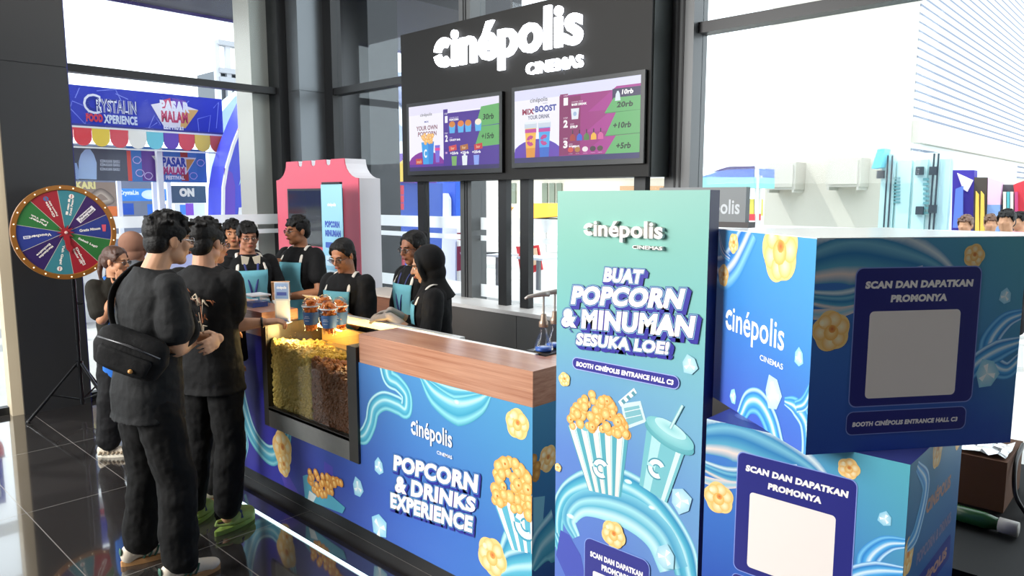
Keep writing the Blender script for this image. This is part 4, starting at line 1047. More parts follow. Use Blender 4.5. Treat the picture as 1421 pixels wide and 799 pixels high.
def screen(name, label, tl, br, art):
    a = onx(*tl, SX - .035); b = onx(*br, SX - .035)
    y1, z1, y0, z0 = a.y, a.z, b.y, b.z
    t = thing('menu_screen', label, 'screen', (SX - .02, (y0 + y1) / 2, z0), 0, 'menu screens')
    MB().box(SX - .033, SX - .001, y0 - .03, y1 + .03, z0 - .035, z1 + .03).bevel(.004, 1).build('bezel', mat('bezel_black', '#191919', .3), t)
    A = Art((SX - .033, y1, z0), (0, -1, 0), (0, 0, 1), (-1, 0, 0), step=.000012, lift=.0006)
    W, H = y1 - y0, z1 - z0
    A.clip = (0, 0, W, H)
    art(A, W, H); A.clip = None
    A.build('lit_picture', t, SCREEN); return t
def U(A, W, H):
    return lambda x, y: (x * W, y * H)
def menu1(A, W, H):
    q = U(A, W, H)
    A.rect(0, 0, W, H, '#f2effa'); A.rect(0, H * .86, W, H, '#e6e2f6')
    A.disc(q(.2, -.06), W * .26, '#7a2a9c', '#84259a', ry=H * .36, n=30); A.rect(0, 0, W * .42, H * .1, '#5a2a98')
    A.rect(W * .41, 0, W, H * .84, '#4a2a94'); A.rect(W * .41, H * .82, W * .46, H * .9, '#4a2a94')
    A.poly([q(.82, .88), q(1, .9), q(1, .62), q(.76, .6)], '#62ad62'); A.poly([q(.82, .6), q(1, .61), q(1, .33), q(.75, .31)], '#62ad62')
    A.rect(W * .0, 0, W, H * .06, '#2c2060'); A.poly([q(.41, .58), q(.8, .6), q(.8, .59), q(.41, .57)], '#3c2080'); A.poly([q(.41, .31), q(.78, .33), q(.78, .32), q(.41, .3)], '#3c2080')
    A.text('cinépolis', (W * .14, H * .82, W * .28, H * .88), '#4c4c58', bold=.01)
    A.text('MIX', (W * .19, H * .735, W * .24, H * .76), '#3f4aa0', bold=.03)
    A.text('YOUR OWN', (W * .09, H * .62, W * .34, H * .69), '#7c2a44', bold=.02); A.text('POPCORN', (W * .11, H * .53, W * .33, H * .60), '#7c2a44', bold=.02)
    A.poly([q(.15, .44), q(.3, .44), q(.285, .1), q(.17, .1)], '#3ba0e6'); A.poly([q(.23, .44), q(.3, .44), q(.285, .1), q(.235, .1)], '#2f86d8')
    A.pile(lambda rd: q(.16 + .13 * rd.random(), .43 + .12 * rd.random() ** 1.4), 22, W * .016, 3); A.text('C', (W * .18, H * .2, W * .215, H * .33), '#f4fbff', bold=.04)
    A.poly([q(.31, .38), q(.37, .38), q(.36, .12), q(.32, .12)], '#7a6cd8'); A.rect(W * .31, H * .3, W * .37, H * .34, '#e0489c'); A.rect(W * .08, H * .1, W * .16, H * .19, '#c63f38'); A.text('snack', (W * .09, H * .12, W * .15, H * .17), '#f7d9a0')
    for s, y in (('1', .7), ('2', .42)): A.text(s, (W * .43, H * y, W * .46, H * (y + .1)), '#ffffff', bold=.04)
    A.text('STEP', (W * .425, H * (.82), W * .46, H * .845), '#ffffff'); A.text('STEP', (W * .425, H * (.535), W * .46, H * .555), '#ffffff'); A.text('OR', (W * .43, H * .24, W * .455, H * .27), '#f0b8e8', bold=.05)
    A.text('CHOOSE YOUR', (W * .48, H * .755, W * .58, H * .775), '#e8dcf6'); A.text('POPCORN', (W * .48, H * .72, W * .58, H * .75), '#ffffff', bold=.05)
    A.text('ADD', (W * .48, H * .465, W * .51, H * .48), '#e8dcf6'); A.text('CANDY BAR', (W * .48, H * .425, W * .60, H * .455), '#ffffff', bold=.05)
    for x, c in ((.51, '#d6863c'), (.605, '#e2803c'), (.685, '#d88a3c'), (.79, '#f4e8d4')):
        A.poly([q(x - .035, .66), q(x + .035, .66), q(x + .028, .54), q(x - .028, .54)], '#59b0ea'); A.disc(q(x, .67), W * .034, c, c, ry=H * .045, n=12)
    for x, c in ((.515, '#d2454a'), (.64, '#b06a34'), (.79, '#c8343c')): A.poly([q(x - .045, .35), q(x + .04, .37), q(x + .045, .29), q(x - .04, .27)], c); A.text('bar', (W * (x - .02), H * .3, W * (x + .02), H * .34), '#f2dcae')
    for x, c in ((.53, '#7cae64'), (.645, '#e6eef2'), (.77, '#8aa2ec')):
        A.poly([q(x - .03, .2), q(x + .03, .2), q(x + .024, .06), q(x - .024, .06)], c); A.text('+25rb', (W * (x - .045), H * .225, W * (x + .045), H * .265), '#ffffff', bold=.04)
    A.poly([q(.63, .2), q(.66, .2), q(.652, .23), q(.638, .23)], '#e6eef2', layer=False)
    A.text('30rb', (W * .84, H * .69, W * .95, H * .77), '#1c3320', bold=.03, slant=.15); A.text('+15rb', (W * .825, H * .42, W * .95, H * .5), '#1c3320', bold=.03, slant=.15)
def menu2(A, W, H):
    q = U(A, W, H)
    A.rect(0, 0, W, H, '#f0eefb'); A.rect(0, H * .86, W, H, '#dcdcf6')
    A.disc(q(.2, .02), W * .24, '#6b2a9e', '#5b3ab4', ry=H * .3, n=30)
    A.rect(W * .39, 0, W, H * .86, '#9c1f7c'); A.rect(W * .395, H * .8, W * .46, H * .88, '#8a1a66'); A.rect(W * .39, H * .08, W * .56, H * .84, '#84185e')
    A.poly([q(.62, .62), q(.83, .9), q(1, .9), q(1, .62)], '#a8288e'); A.poly([q(.6, .36), q(.8, .62), q(1, .62), q(1, .36)], '#a8288e'); A.poly([q(.58, .08), q(.8, .36), q(1, .36), q(1, .08)], '#a8288e')
    A.poly([q(.8, .87), q(1, .87), q(1, .73), q(.8, .73)], '#2e2350')
    A.poly([q(.81, .76), q(1, .76), q(1, .585), q(.745, .585)], '#5fae66'); A.poly([q(.83, .585), q(1, .585), q(1, .31), q(.75, .29)], '#5fae66'); A.poly([q(.83, .29), q(1, .3), q(1, .05), q(.745, .05)], '#5fae66')
    A.poly([q(.75, .575), q(1, .585), q(1, .59), q(.75, .585)], '#3d8448'); A.poly([q(.75, .29), q(1, .3), q(1, .31), q(.75, .30)], '#3d8448')
    A.rect(0, 0, W, H * .07, '#2b2464')
    A.text('cinépolis', (W * .14, H * .8, W * .29, H * .88), '#50505c', bold=.01); A.text('CINEMAS', (W * .25, H * .785, W * .29, H * .797), '#50505c')
    A.text('MIX', (W * .07, H * .66, W * .175, H * .74), '#93254a', bold=.045); A.text('BOOST', (W * .185, H * .68, W * .365, H * .765), '#2f3f9c', bold=.045); A.text('&', (W * .165, H * .7, W * .182, H * .735), '#2f3f9c', bold=.03)
    A.text('YOUR DRINK', (W * .12, H * .59, W * .31, H * .645), '#3f3f60', bold=.02)
    for x, c, c2 in ((.145, '#f0b84a', '#e0942c'), (.265, '#4aa6e8', '#2f66c8')):
        A.poly([q(x - .05, .48), q(x + .05, .48), q(x + .038, .08), q(x - .038, .08)], c); A.poly([q(x - .042, .2), q(x + .042, .2), q(x + .038, .07), q(x - .038, .07)], c2)
        A.rect(W * (x - .05), H * .41, W * (x + .05), H * .46, '#bf3a9a'); A.rect(W * (x - .054), H * .47, W * (x + .054), H * .54, '#c9d4e2'); A.rect(W * (x - .05), H * .53, W * (x + .05), H * .56, '#e6ecf2')
        mark(A, q(x, .3), W * .03, '#c03a8c', edge='#b8348a')
    for s, y in (('1', .73), ('2', .44), ('3', .17)): A.text(s, (W * .425, H * y, W * .46, H * (y + .1)), '#ffffff', bold=.05); A.text('STEP', (W * .425, H * (y + .115), W * .46, H * (y + .135)), '#f4e4f2')
    A.text('CHOOSE YOUR', (W * .49, H * .755, W * .58, H * .772), '#f2dcee'); A.text('BASE DRINK', (W * .49, H * .715, W * .61, H * .745), '#ffffff', bold=.05)
    A.text('ADD', (W * .48, H * .47, W * .51, H * .487), '#f2dcee'); A.text('SYRUP', (W * .48, H * .425, W * .54, H * .46), '#ffffff', bold=.05); A.text('ADD', (W * .47, H * .21, W * .5, H * .226), '#f2dcee'); A.text('TOPPING', (W * .47, H * .165, W * .555, H * .2), '#ffffff', bold=.05)
    A.poly([q(.485, .68), q(.55, .68), q(.543, .54), q(.492, .54)], '#e2e8f0'); A.disc(q(.517, .61), W * .014, '#9fb8d8', '#9fb8d8', n=10)
    for x, c in ((.5, '#a8332e'), (.555, '#2f5fd0'), (.61, '#4f7a3a'), (.665, '#eeb437'), (.718, '#d45a9e')):
        A.poly([q(x - .022, .26), q(x + .022, .26), q(x + .02, .32), q(x + .006, .35), q(x - .006, .35), q(x - .02, .32)], c); A.rect(W * (x - .004), H * .35, W * (x + .004), H * .4, '#2a1a28')
    for x, c in ((.485, '#d0483c'), (.54, '#b07a34'), (.6, '#eadfe2'), (.66, '#3c2a30'), (.715, '#4a3a2e')): A.disc(q(x, .145), W * .023, c, c, ry=H * .035, n=12); A.text('topping', (W * (x - .016), H * .088, W * (x + .016), H * .098), '#f2dcee')
    A.poly([q(.82, .72), q(.86, .72), q(.855, .8), q(.845, .84), q(.835, .84), q(.825, .8)], '#d8e6f0')
    A.text('10rb', (W * .87, H * .79, W * .95, H * .85), '#ffffff', bold=.04, slant=.15)
    A.text('20rb', (W * .835, H * .635, W * .95, H * .705), '#14301c', bold=.04, slant=.15); A.text('+10rb', (W * .81, H * .38, W * .94, H * .455), '#14301c', bold=.04, slant=.15); A.text('+5rb', (W * .835, H * .125, W * .94, H * .2), '#14301c', bold=.04, slant=.15)
screen('a', 'smaller left menu screen with a purple popcorn price list on the sign', (567, 149), (692.5, 233), menu1)
screen('b', 'larger right menu screen with a magenta drinks price list on the sign', (714, 127), (887, 219), menu2)

# ---------------------------------------------------------------- teal standee
BX, BY0, BY1, BH = 2.05, 1.094, 1.697, 1.822
ban = thing('promo_standee', 'tall teal printed promo standee in front of the counter end', 'standee', (BX + .03, (BY0 + BY1) / 2, 0))
MB().box(BX, BX + .062, BY0, BY1, 0, BH).build('body', NAVY, ban)
A = Art((BX, BY1, 0), (0, -1, 0), (0, 0, 1), (-1, 0, 0))
W_ = BY1 - BY0
stops = [(0, '#5a6cc4'), (.48, '#5f86cc'), (.62, '#6aa0c8'), (.76, '#74b6b4'), (.9, '#7ab8a9'), (1, '#82b8a8')]
def ban_col(a, b):
    for (t0, c0), (t1, c1) in zip(stops, stops[1:]):
        if b <= t1: c = lerp(rgb(c0), rgb(c1), (b - t0) / (t1 - t0)); break
    return lerp(c, rgb('#8fd2cc'), max(0, a - .35) * .55 * (1 - abs(b - .6)))
A.grid(0, 0, W_, BH, ban_col, 8, 40)
A.clip = (0, 0, W_, BH); P = A.px
# wave under the bucket
A.ribbon([P(776, 760), P(774, 720), P(784, 690), P(810, 676), P(850, 672), P(890, 690), P(920, 720), P(945, 760), P(955, 799)], [.05, .06, .08, .12, .14, .13, .12, .11, .1], WATER)
A.ribbon([P(800, 745), P(790, 720), P(806, 700), P(840, 700), P(880, 715), P(915, 745), P(935, 790)], [.04, .07, .09, .12, .13, .13, .12], [(-1, '#8fd3dd'), (-.6, '#c9eef0'), (-.2, '#5db3cd'), (.2, '#a8e0e6'), (.5, '#4c9fc4'), (1, '#7fc8da')])
A.ribbon([P(770, 740), P(790, 790), P(800, 799)], [.04, .06, .05], WATER)
for c, r in (((792, 716), .018), ((872, 668), .016), ((905, 704), .014)): A.disc(P(*c), r, '#f7fdfd', '#bfe7ec', ry=r * .5)
A.poly([P(778, 735), P(790, 742), P(806, 770), P(812, 799), P(785, 799), P(772, 770)], '#4b57b4')
# clapper board
cl = [P(862, 560), P(889, 556), P(897, 585), P(868, 596)]
A.poly(cl, '#cfe6e8'); A.poly([P(866, 566), P(887, 562), P(893, 582), P(871, 590)], '#7fb9c2')
A.poly([P(858, 557), P(880, 538), P(884, 545), P(862, 564)], '#e9f4f2')
for i in range(3): x = 862 + i * 7; A.poly([P(x, 556 - i * 5.5), P(x + 3, 553 - i * 5.5), P(x + 7, 558 - i * 5.5), P(x + 4, 561 - i * 5.5)], '#5a98a6', layer=(i == 0))
for y in (571, 580): A.poly([P(867, y), P(890, y - 5), P(890, y - 4), P(867, y + 1)], '#eef6f4')
# bucket
a, b, c, d = P(787, 596), P(872, 612), P(868, 688), P(828, 686)
a, b, c, d = P(788, 590), P(873, 600), P(862, 690), P(817, 680)
def quad(t0, t1, s0=0., s1=1.):
    def q(t, s): return tuple(lerp(lerp(a, b, t), lerp(d, c, t), s))
    return [q(t0, s0), q(t1, s0), q(t1, s1), q(t0, s1)]
A.poly(quad(0, 1), '#57a9b8')
for i in range(5):
    A.poly(quad(i / 5 + .02, i / 5 + .11), '#f4e6de', layer=(i == 0)); A.poly(quad(i / 5 + .115, i / 5 + .14), '#bfe2e4', layer=False)
for i in range(5):
    t = i / 5 + .1; e = lerp(a, b, t); A.disc(e, .018, '#f4ece6' if i % 2 == 0 else '#7cc2cc', None, ry=.014, n=12)
mark(A, P(834, 650), .034, '#eef4f2', -.15, '#4a97a8')
pt = P(828, 548)
def in_top(rd):
    while True:
        x = 790 + 80 * rd.random(); y = 543 + 60 * rd.random()
        if y > 546 + ((x - 826) / 40) ** 2 * 36 and y < 594 + (x - 790) * .14: return P(x, y)
A.pile(in_top, 90, .017, 11)
# drinks cup
t0, t1, t2, t3 = P(898, 596), P(953, 622), P(926, 697), P(888, 672)
A.poly([t0, t1, t2, t3], '#79c0c8'); A.poly([lerp(t0, t1, .15), lerp(t0, t1, .4), lerp(t3, t2, .4), lerp(t3, t2, .15)], '#b2e0e2'); A.poly([lerp(t0, t1, .8), lerp(t0, t1, .92), lerp(t3, t2, .92), lerp(t3, t2, .8)], '#d4f0ee')
rot = -math.atan2(.03, .16) - .1
A.disc(P(929, 606), .098, '#8ccccf', '#5aa9b2', ry=.036, rot=-.32, n=24); A.disc(P(930, 600), .095, '#a5dcdc', '#7cc4c8', ry=.034, rot=-.32, n=24)
A.disc(P(931, 594), .062, '#8fd0d2', '#bfe8e6', ry=.022, rot=-.32, n=20)
A.ribbon([P(931, 594), P(948, 562)], .012, [(-1, '#5aa4ac'), (0, '#d8f2f0'), (1, '#6fb6bc')], 2)
mark(A, P(912, 650), .033, '#eef6f4', -.3, '#4a97a8')
# kernels, ice
A.kernel(P(784, 526), .026, 4); A.kernel(P(775, 648), .016, 1); A.kernel(P(852, 741), .05, 9)
for (x, y, r) in ((958, 506, .036), (946, 694, .05), (924, 772, .05)): A.icecube(P(x, y), r, x, '#a5d5e2')
# code panel at the foot, code itself left blank
m0, m1 = P(813, 744), P(886, 799)
A.rrect(m0[0] - .003, .1, P(902, 780)[0] + .003, m0[1] + .003, .03, '#8aa2e0'); A.rrect(m0[0], .1, P(902, 780)[0], m0[1], .028, '#2a2d86')
def fit(A, s, x0, y0, x1, y1, col, bold, slant=0.):
    """box from the left end's baseline pixel and the right end's top pixel on the same line"""
    a, b = A.px(x0, y0), A.px(x1, y1); A.text(s, (a[0], a[1], b[0], b[1]), col, bold=bold, slant=slant)
fit(A, 'SCAN DAN DAPATKAN', 820, 771, 893, 793, '#fbf7f4', .06)
v = P(820, 771)[1]
A.text('PROMONYA', (P(836, 770)[0], v - .035, P(879, 770)[0], v - .012), '#fbf7f4', bold=.06)
A.rrect(P(824, 770)[0], v - .28, P(890, 770)[0], v - .05, .008, '#f5efec')
# headline
def blk(s, *q): qblock(A, s, q, .06, rim='#8fd0cc', deep='#322e9a', off=(.013, -.011))
blk('BUAT', (838, 391), (891, 394), (895, 374), (841, 371))
blk('POPCORN', (793, 422), (946, 429), (953, 400), (797, 396))
blk('& MINUMAN', (780, 453), (962, 469), (967, 438), (781, 427))
blk('SESUKA LOE!', (800, 478), (928, 492), (931, 474), (802, 461))
r0, r1 = P(796, 510), P(943, 523)
A.rrect(r0[0] - .003, r0[1] - .003, r1[0] + .003, r1[1] + .003, .022, '#a9b4ec'); A.rrect(r0[0], r0[1], r1[0], r1[1], .02, '#33308f')
fit(A, 'BOOTH CINÉPOLIS ENTRANCE HALL C3', 801, 507.5, 936, 525, '#f6f1f2', .06, .12)
A.clip = None
A.build('front_print', ban)
A = Art((BX, BY1, 0), (0, -1, 0), (0, 0, 1), (-1, 0, 0), lift=.018)
lb, rt = A.px(814, 329), A.px(924, 312)
A.logo((lb[0], A.px(868, 336)[1], rt[0], A.px(905, 307)[1]), '#f0ece8', bold=.03, sub_scale=1.)
l2 = A.build('raised_lettering', ban, mat('raised_white', '#efe9e4', .4))
sm = l2.modifiers.new('depth', 'SOLIDIFY'); sm.thickness = .016; sm.offset = -1

# ---------------------------------------------------------------- grey pointer sign behind the standee
gs = thing('pointer_sign', 'small grey sign on a dark post, half hidden behind the teal standee', 'sign', (3.1, 1.6, 0))
MB().box(3.06, 3.10, 1.46, 1.9, 1.69, 1.845).build('panel', mat('sign_grey', '#7c8284', .5), gs)
MB().box(3.05, 3.12, 1.44, 1.92, 1.665, 1.69).build('shelf', mat('sign_shelf', '#3a3432', .5), gs)
MB().box(3.06, 3.11, 1.75, 1.80, 0, 1.67).build('post', M_frame, gs)
MB().box(2.95, 3.25, 1.62, 1.92, 0, .02).build('base', M_frame, gs)
A = Art((3.06, 1.9, 0), (0, -1, 0), (0, 0, 1), (-1, 0, 0))
lb, rt = A.px(1008, 297), A.px(1027, 278)
w = .24; A.text('cinépolis', (rt[0] - w, lb[1] - .02, rt[0], rt[1] + .004), '#c9d0d4', bold=.02)
A.build('lettering', gs)

# ---------------------------------------------------------------- promo cubes
M_cubeblue = mat('cube_core', '#2a4a9a', .5)
def cube_front(A, W, z0, z1, tone=1.):
    """the code side: swirl along the top, code panel, popcorn, ice"""
    H = z1 - z0
    def q(x, y): return (x * W, z0 + y * H)
    def col(a, b):
        c = lerp(rgb('#2c4fb0'), rgb('#3f78c8'), min(1, b * 1.6)); return lerp(c, rgb('#5cb4bc'), max(0, a * .75 + b * .9 - .75))
    A.grid(0, z0, W, z1, col, 10, 10)
    A.clip = (0, z0, W, z1)
    SW = [(-1, '#4a9ac0'), (-.7, '#e9d8d0'), (-.45, '#5aa9c8'), (-.1, '#2f7fb8'), (.2, '#78bcd4'), (.4, '#3a8cbc'), (.7, '#d8e6ea'), (1, '#4294c0')]
    A.ribbon([q(-.05, .9), q(.15, .95), q(.35, .92), q(.55, .86), q(.7, .76)], [W * .2, W * .3, W * .28, W * .16, W * .04], SW)
    A.ribbon([q(-.05, .74), q(.15, .72), q(.3, .78), q(.5, .86)], [W * .06, W * .1, W * .1, W * .03], SW)
    A.ribbon([q(-.05, .66), q(.1, .66), q(.25, .7)], [W * .04, W * .05, W * .02], [(-1, '#e6d4ce'), (0, '#8cc4d8'), (1, '#e6d4ce')])
    A.ribbon([q(1.02, .64), q(.92, .6), q(.85, .5), q(.87, .4), q(.95, .36), q(1.02, .42)], [W * .04, W * .08, W * .1, W * .1, W * .08, W * .06], WATER_BLUE)
    A.ribbon([q(.72, .3), q(.8, .4), q(.9, .46), q(1.02, .5)], [W * .05, W * .1, W * .1, W * .05], WATER_BLUE)
    A.kernel(q(.085, .58), W * .085, 5); A.kernel(q(.74, .915), W * .05, 6)
    A.icecube(q(.91, .72), W * .04, .4); A.icecube(q(.85, .35), W * .075, 1.)
    A.rrect(*q(.183, .215), *q(.785, .868), W * .035, '#8295da'); A.rrect(*q(.188, .22), *q(.78, .863), W * .032, '#24277c')
    A.text('SCAN DAN DAPATKAN', (*q(.232, .77), *q(.745, .805)), '#f6f1ee', bold=.065, slant=.1)
    A.text('PROMONYA', (*q(.355, .705), *q(.625, .74)), '#f6f1ee', bold=.065, slant=.1)
    A.rrect(*q(.26, .255), *q(.695, .665), W * .02, '#f3eae4')
    A.rrect(*q(.178, .082), *q(.762, .196), W * .03, '#8295da'); A.rrect(*q(.182, .086), *q(.758, .192), W * .028, '#262a7e')
    A.text('BOOTH CINÉPOLIS ENTRANCE HALL C3', (*q(.21, .122), *q(.72, .15)), '#f3eeee', bold=.06, slant=.12)
    A.clip = None
def cube_side(A, W, z0, z1):
    H = z1 - z0
    def q(x, y): return (x * W, z0 + y * H)
    A.grid(0, z0, W, z1, lambda a, b: lerp(lerp(rgb('#4a5fc4'), rgb('#3f86d0'), min(1, b * 1.5 + a * .25)), rgb('#58aecb'), max(0, b * .9 + a * .35 - .6)), 8, 8)
    A.clip = (0, z0, W, z1)
    SW = [(-1, '#2f86d2'), (-.6, '#8cccf2'), (-.3, '#3a86d4'), (0, '#e8eef6'), (.25, '#3f8cd6'), (.6, '#2d74c8'), (.85, '#cfe8f8'), (1, '#3f8fd2')]
    A.ribbon([q(-.08, .78), q(.08, .76), q(.2, .82), q(.3, .92), q(.38, 1.02)], [W * .12, W * .22, W * .22, W * .2, W * .2], SW)
    A.ribbon([q(.0, 1.0), q(.06, .88), q(.16, .84)], [W * .02, W * .05, W * .04], SW)
    A.kernel(q(.2, .93), W * .055, 2); A.kernel(q(.09, .74), W * .062, 3); A.kernel(q(.69, .93), W * .16, 4)
    lb = q(.14, .395); rt = q(.77, .58)
    A.logo((lb[0], lb[1], rt[0], rt[1]), '#f5f8fd', bold=.012)
    A.icecube(q(.265, .075), W * .05, .2); A.icecube(q(.905, .44), W * .05, .6)
    A.ribbon([q(.36, -.02), q(.44, .09), q(.56, .12), q(.68, .05), q(.78, -.1), q(.92, -.14)], [W * .1, W * .13, W * .15, W * .16, W * .16, W * .1], WATER_BLUE)
    A.ribbon([q(.92, -.1), q(1.02, -.02), q(1.0, .14), q(.9, .2), q(.8, .2)], [W * .12, W * .12, W * .12, W * .1, W * .04], WATER_BLUE)
    A.ribbon([q(1.03, .34), q(.97, .24), q(.9, .2)], [W * .05, W * .07, W * .06], WATER_BLUE)
    A.icecube(q(.69, .21), W * .1, 1.1, '#b9ddf0')
    A.clip = None
s0, s1 = 1.152, 1.701
N0 = Vector((1.808, .675, 0)); dL = Vector((math.cos(math.radians(52.5)), math.sin(math.radians(52.5)), 0)); dR = Vector((math.cos(math.radians(-37.5)), math.sin(math.radians(-37.5)), 0))
WL, WR = .549, .59
ub = thing('promo_cube', 'topmost blue printed promo cube, turned askew, top whitened as sky glare', 'cube', tuple(N0 + (dL * WL + dR * WR) / 2 + Vector((0, 0, s0))), math.radians(-37.5), 'stacked promo cubes')
mb = MB(); c0 = [N0, N0 + dR * WR, N0 + dR * WR + dL * WL, N0 + dL * WL]
mb.prism([(p.x, p.y) for p in c0], 'z', s0, s1 - .004); mb.build('body', M_cubeblue, ub)
MB().prism([(p.x, p.y) for p in c0], 'z', s1 - .004, s1).build('glare_top', mat('glare_white', '#eef0f2', .18), ub)  # white top layer: sky glare put into the colour
A = Art(N0, dR, (0, 0, 1), -dL); cube_front(A, WR, s0, s1 - .002); A.build('code_side_print', ub)
A = Art(N0 + dL * WL, -dL, (0, 0, 1), -dR); cube_side(A, WL, s0, s1 - .002); A.build('logo_side_print', ub)
# lower cube, square to the counter
LX0, LY0, LY1 = 1.915, .462, 1.008
l0, l1 = .603, 1.1515
lb_ = thing('promo_cube', 'middle blue promo cube under the askew one, square to the counter', 'cube', (LX0 + .27, .73, l0), 0, 'stacked promo cubes')
MB().box(LX0, LX0 + .555, LY0, LY1, l0, l1).build('body', mat('cube_top', '#3d4690', .45), lb_)
A = Art((LX0, LY1, 0), (0, -1, 0), (0, 0, 1), (-1, 0, 0)); cube_front(A, LY1 - LY0, l0, l1); A.build('code_side_print', lb_)
A = Art((LX0, LY0, 0), (1, 0, 0), (0, 0, 1), (0, -1, 0)); W_ = .555
A.grid(0, l0, W_, l1, lambda a, b: lerp(rgb('#2a4a9c'), rgb('#3d86ac'), b), 4, 6)
A.clip = (0, l0, W_, l1)
A.kernel((.26, l1 - .03), .05, 3); A.kernel((.5, l1 - .05), .04, 5); A.kernel((.03, l0 + .3), .05, 7)
A.ribbon([(.06, l1 - .02), (.16, l1 - .1), (.1, l1 - .2), (.02, l1 - .22)], [.03, .07, .07, .03], WATER_BLUE)
A.text('CINÉPOLIS', (.18, l0 + .36, .44, l0 + .41), '#b08a7c', bold=.05); A.text('POPCORN & DRINKS', (.12, l0 + .24, .48, l0 + .275), '#8c84a4', bold=.04)
A.rrect(.06, l0 + .12, .5, l0 + .2, .02, '#2b3b8c'); A.text('CINÉPOLIS', (.1, l0 + .14, .46, l0 + .18), '#b08a7c', bold=.06)
A.clip = None; A.build('end_print', lb_)
A = Art((LX0, LY1, l1), (0, -1, 0), (1, 0, 0), (0, 0, 1), lift=.0004)
A.disc((.13, .1), .09, '#8fa6d0', '#5a64ac', ry=.05); A.build('top_print', lb_)
bt = thing('promo_cube', 'lowest promo cube of the stack, standing on the floor', 'cube', (LX0 + .27, .73, 0), 0, 'stacked promo cubes')
MB().box(LX0, LX0 + .555, LY0, LY1, 0, l0).build('body', mat('cube_top', '#3d4690', .45), bt)

# ---------------------------------------------------------------- prize wheel
WY, WX, WZ, WRad = 6.55, 1.797, 1.522, .372
wheel = thing('prize_wheel', 'colourful lettered prize wheel with gold rim on a black tripod, by the pillar', 'wheel', (1.86, 6.6, 0))
M = Matrix.Translation((WX, WY, WZ)) @ Matrix.Rotation(PI / 2, 4, 'X')
MB(M).lathe([(WRad - .04, -.012), (WRad, -.012), (WRad, .016), (WRad - .034, .016), (WRad - .04, .006)], seg=56, cap=False).build('rim', mat('gold_rim', '#9a6428', .35, .35), wheel, False)
MB(M).lathe([(WRad - .036, -.01), (WRad - .036, .004)], seg=56).build('disc', mat('wheel_back', '#3a3030', .6), wheel)
mb = MB()
for k in range(24):
    a = 2 * PI * k / 24 + .05; mb.ico((WX + (WRad - .018) * math.cos(a), WY - .018, WZ + (WRad - .018) * math.sin(a)), .0065, 1)
mb.build('rim_bulbs', mat('rim_bulb', '#ffe9c0', .3, emit=1.2), wheel)
A = Art((WX, WY - .006, WZ), (1, 0, 0), (0, 0, 1), (0, -1, 0), step=.00005)
segs = [(78, '#3b7f8a', 'Isi Kotak Pesan'), (42, '#3a1f5c', 'Special Combo'), (6, '#2c3a84', 'Gratis Minum'), (-30, '#2f7038', 'Sekali Lagi!'), (-66, '#9c2430', 'Diskon Voucher 10%'), (-102, '#3b7f8a', 'Yah Gagal'), (-138, '#33205a', 'Merchandise Exclusive'), (-174, '#2c3a86', 'Vouchers'), (150, '#2f7038', 'Putar Lagi Yuk'), (114, '#9c2430', 'Gratis Popcorn Salty')]
R0 = WRad - .036
for a, c, s in segs:
    pts = [(0, 0)] + [(R0 * math.cos(math.radians(a - 18 + 36 * i / 8)), R0 * math.sin(math.radians(a - 18 + 36 * i / 8))) for i in range(9)]
    A.poly(pts, c, layer=False)
A.k += 1
for a, c, s in segs:
    t = math.radians(a + 18); n_ = (-math.sin(t) * .0015, math.cos(t) * .0015)
    A.poly([(n_[0], n_[1]), (R0 * math.cos(t) + n_[0], R0 * math.sin(t) + n_[1]), (R0 * math.cos(t) - n_[0], R0 * math.sin(t) - n_[1]), (-n_[0], -n_[1])], '#c9c3b4', layer=False)
A.k += 1
def rtext(s, ang, r0, r1, h, col, off=0., bold=.04):
    V, F, (x0, y0, x1, y1) = text_mesh(s, bold); t = math.radians(ang); ct, st_ = math.cos(t), math.sin(t)
    out = []
    for x, y in V:
        a = r0 + (x - x0) / (x1 - x0) * (r1 - r0); b = (y - (y0 + y1) / 2) / (y1 - y0) * h + off
        out.append((a * ct - b * st_, a * st_ + b * ct))
    A.add(out, F, [rgb(col)] * len(out), False)
def rbox(ang, r0, r1, h, col, off=0.):
    t = math.radians(ang); ct, st_ = math.cos(t), math.sin(t)
    A.poly([(a * ct - b * st_, a * st_ + b * ct) for a, b in ((r0, off - h / 2), (r1, off - h / 2), (r1, off + h / 2), (r0, off + h / 2))], col)
rbox(42, .13, .29, .045, '#e8e2e4')
A.k += 2
for a, c, s in segs:
    if a == 42: rtext('Special', a, .15, .27, .018, '#2a1b44', .01); rtext('Combo Besar', a, .14, .28, .016, '#2a1b44', -.011)
    elif ' ' in s and len(s) > 13: w1, w2 = s.split(' ', 1); rtext(w1, a, .14, .27, .017, '#efe8e0', .012); rtext(w2, a, .14, .27, .017, '#efe8e0', -.012)
    else: rtext(s, a, .1, .255, .022, '#f1ece4')
rbox(-174, .245, .29, .022, '#e8e8ee'); A.k += 1; rtext('50%', -174, .25, .285, .014, '#2c3a86')
rbox(-66, .25, .29, .022, '#efe6e0'); A.k += 1; rtext('10%', -66, .254, .286, .014, '#9c2430')
for a, c1 in ((78, '#e9e4dc'), (-102, '#e9e4dc'), (114, '#4a6a9c')):
    t = math.radians(a); A.disc((.29 * math.cos(t), .29 * math.sin(t)), .019, c1, n=14); rbox(a, .275, .305, .006, '#b0343a')
t = math.radians(6); A.poly([(.28 * math.cos(t) - .014, .28 * math.sin(t) + .026), (.28 * math.cos(t) + .02, .28 * math.sin(t) + .026), (.28 * math.cos(t) + .014, .28 * math.sin(t) - .03), (.28 * math.cos(t) - .008, .28 * math.sin(t) - .03)], '#d8586a')
A.build('face_print', wheel)
mb = MB(M); n = 20
pts = []
for i in range(n):
    r = .062 if i % 2 == 0 else .03
    if i == 15: r = .05
    a = 2 * PI * i / n; pts.append((r * math.cos(a), r * math.sin(a)))
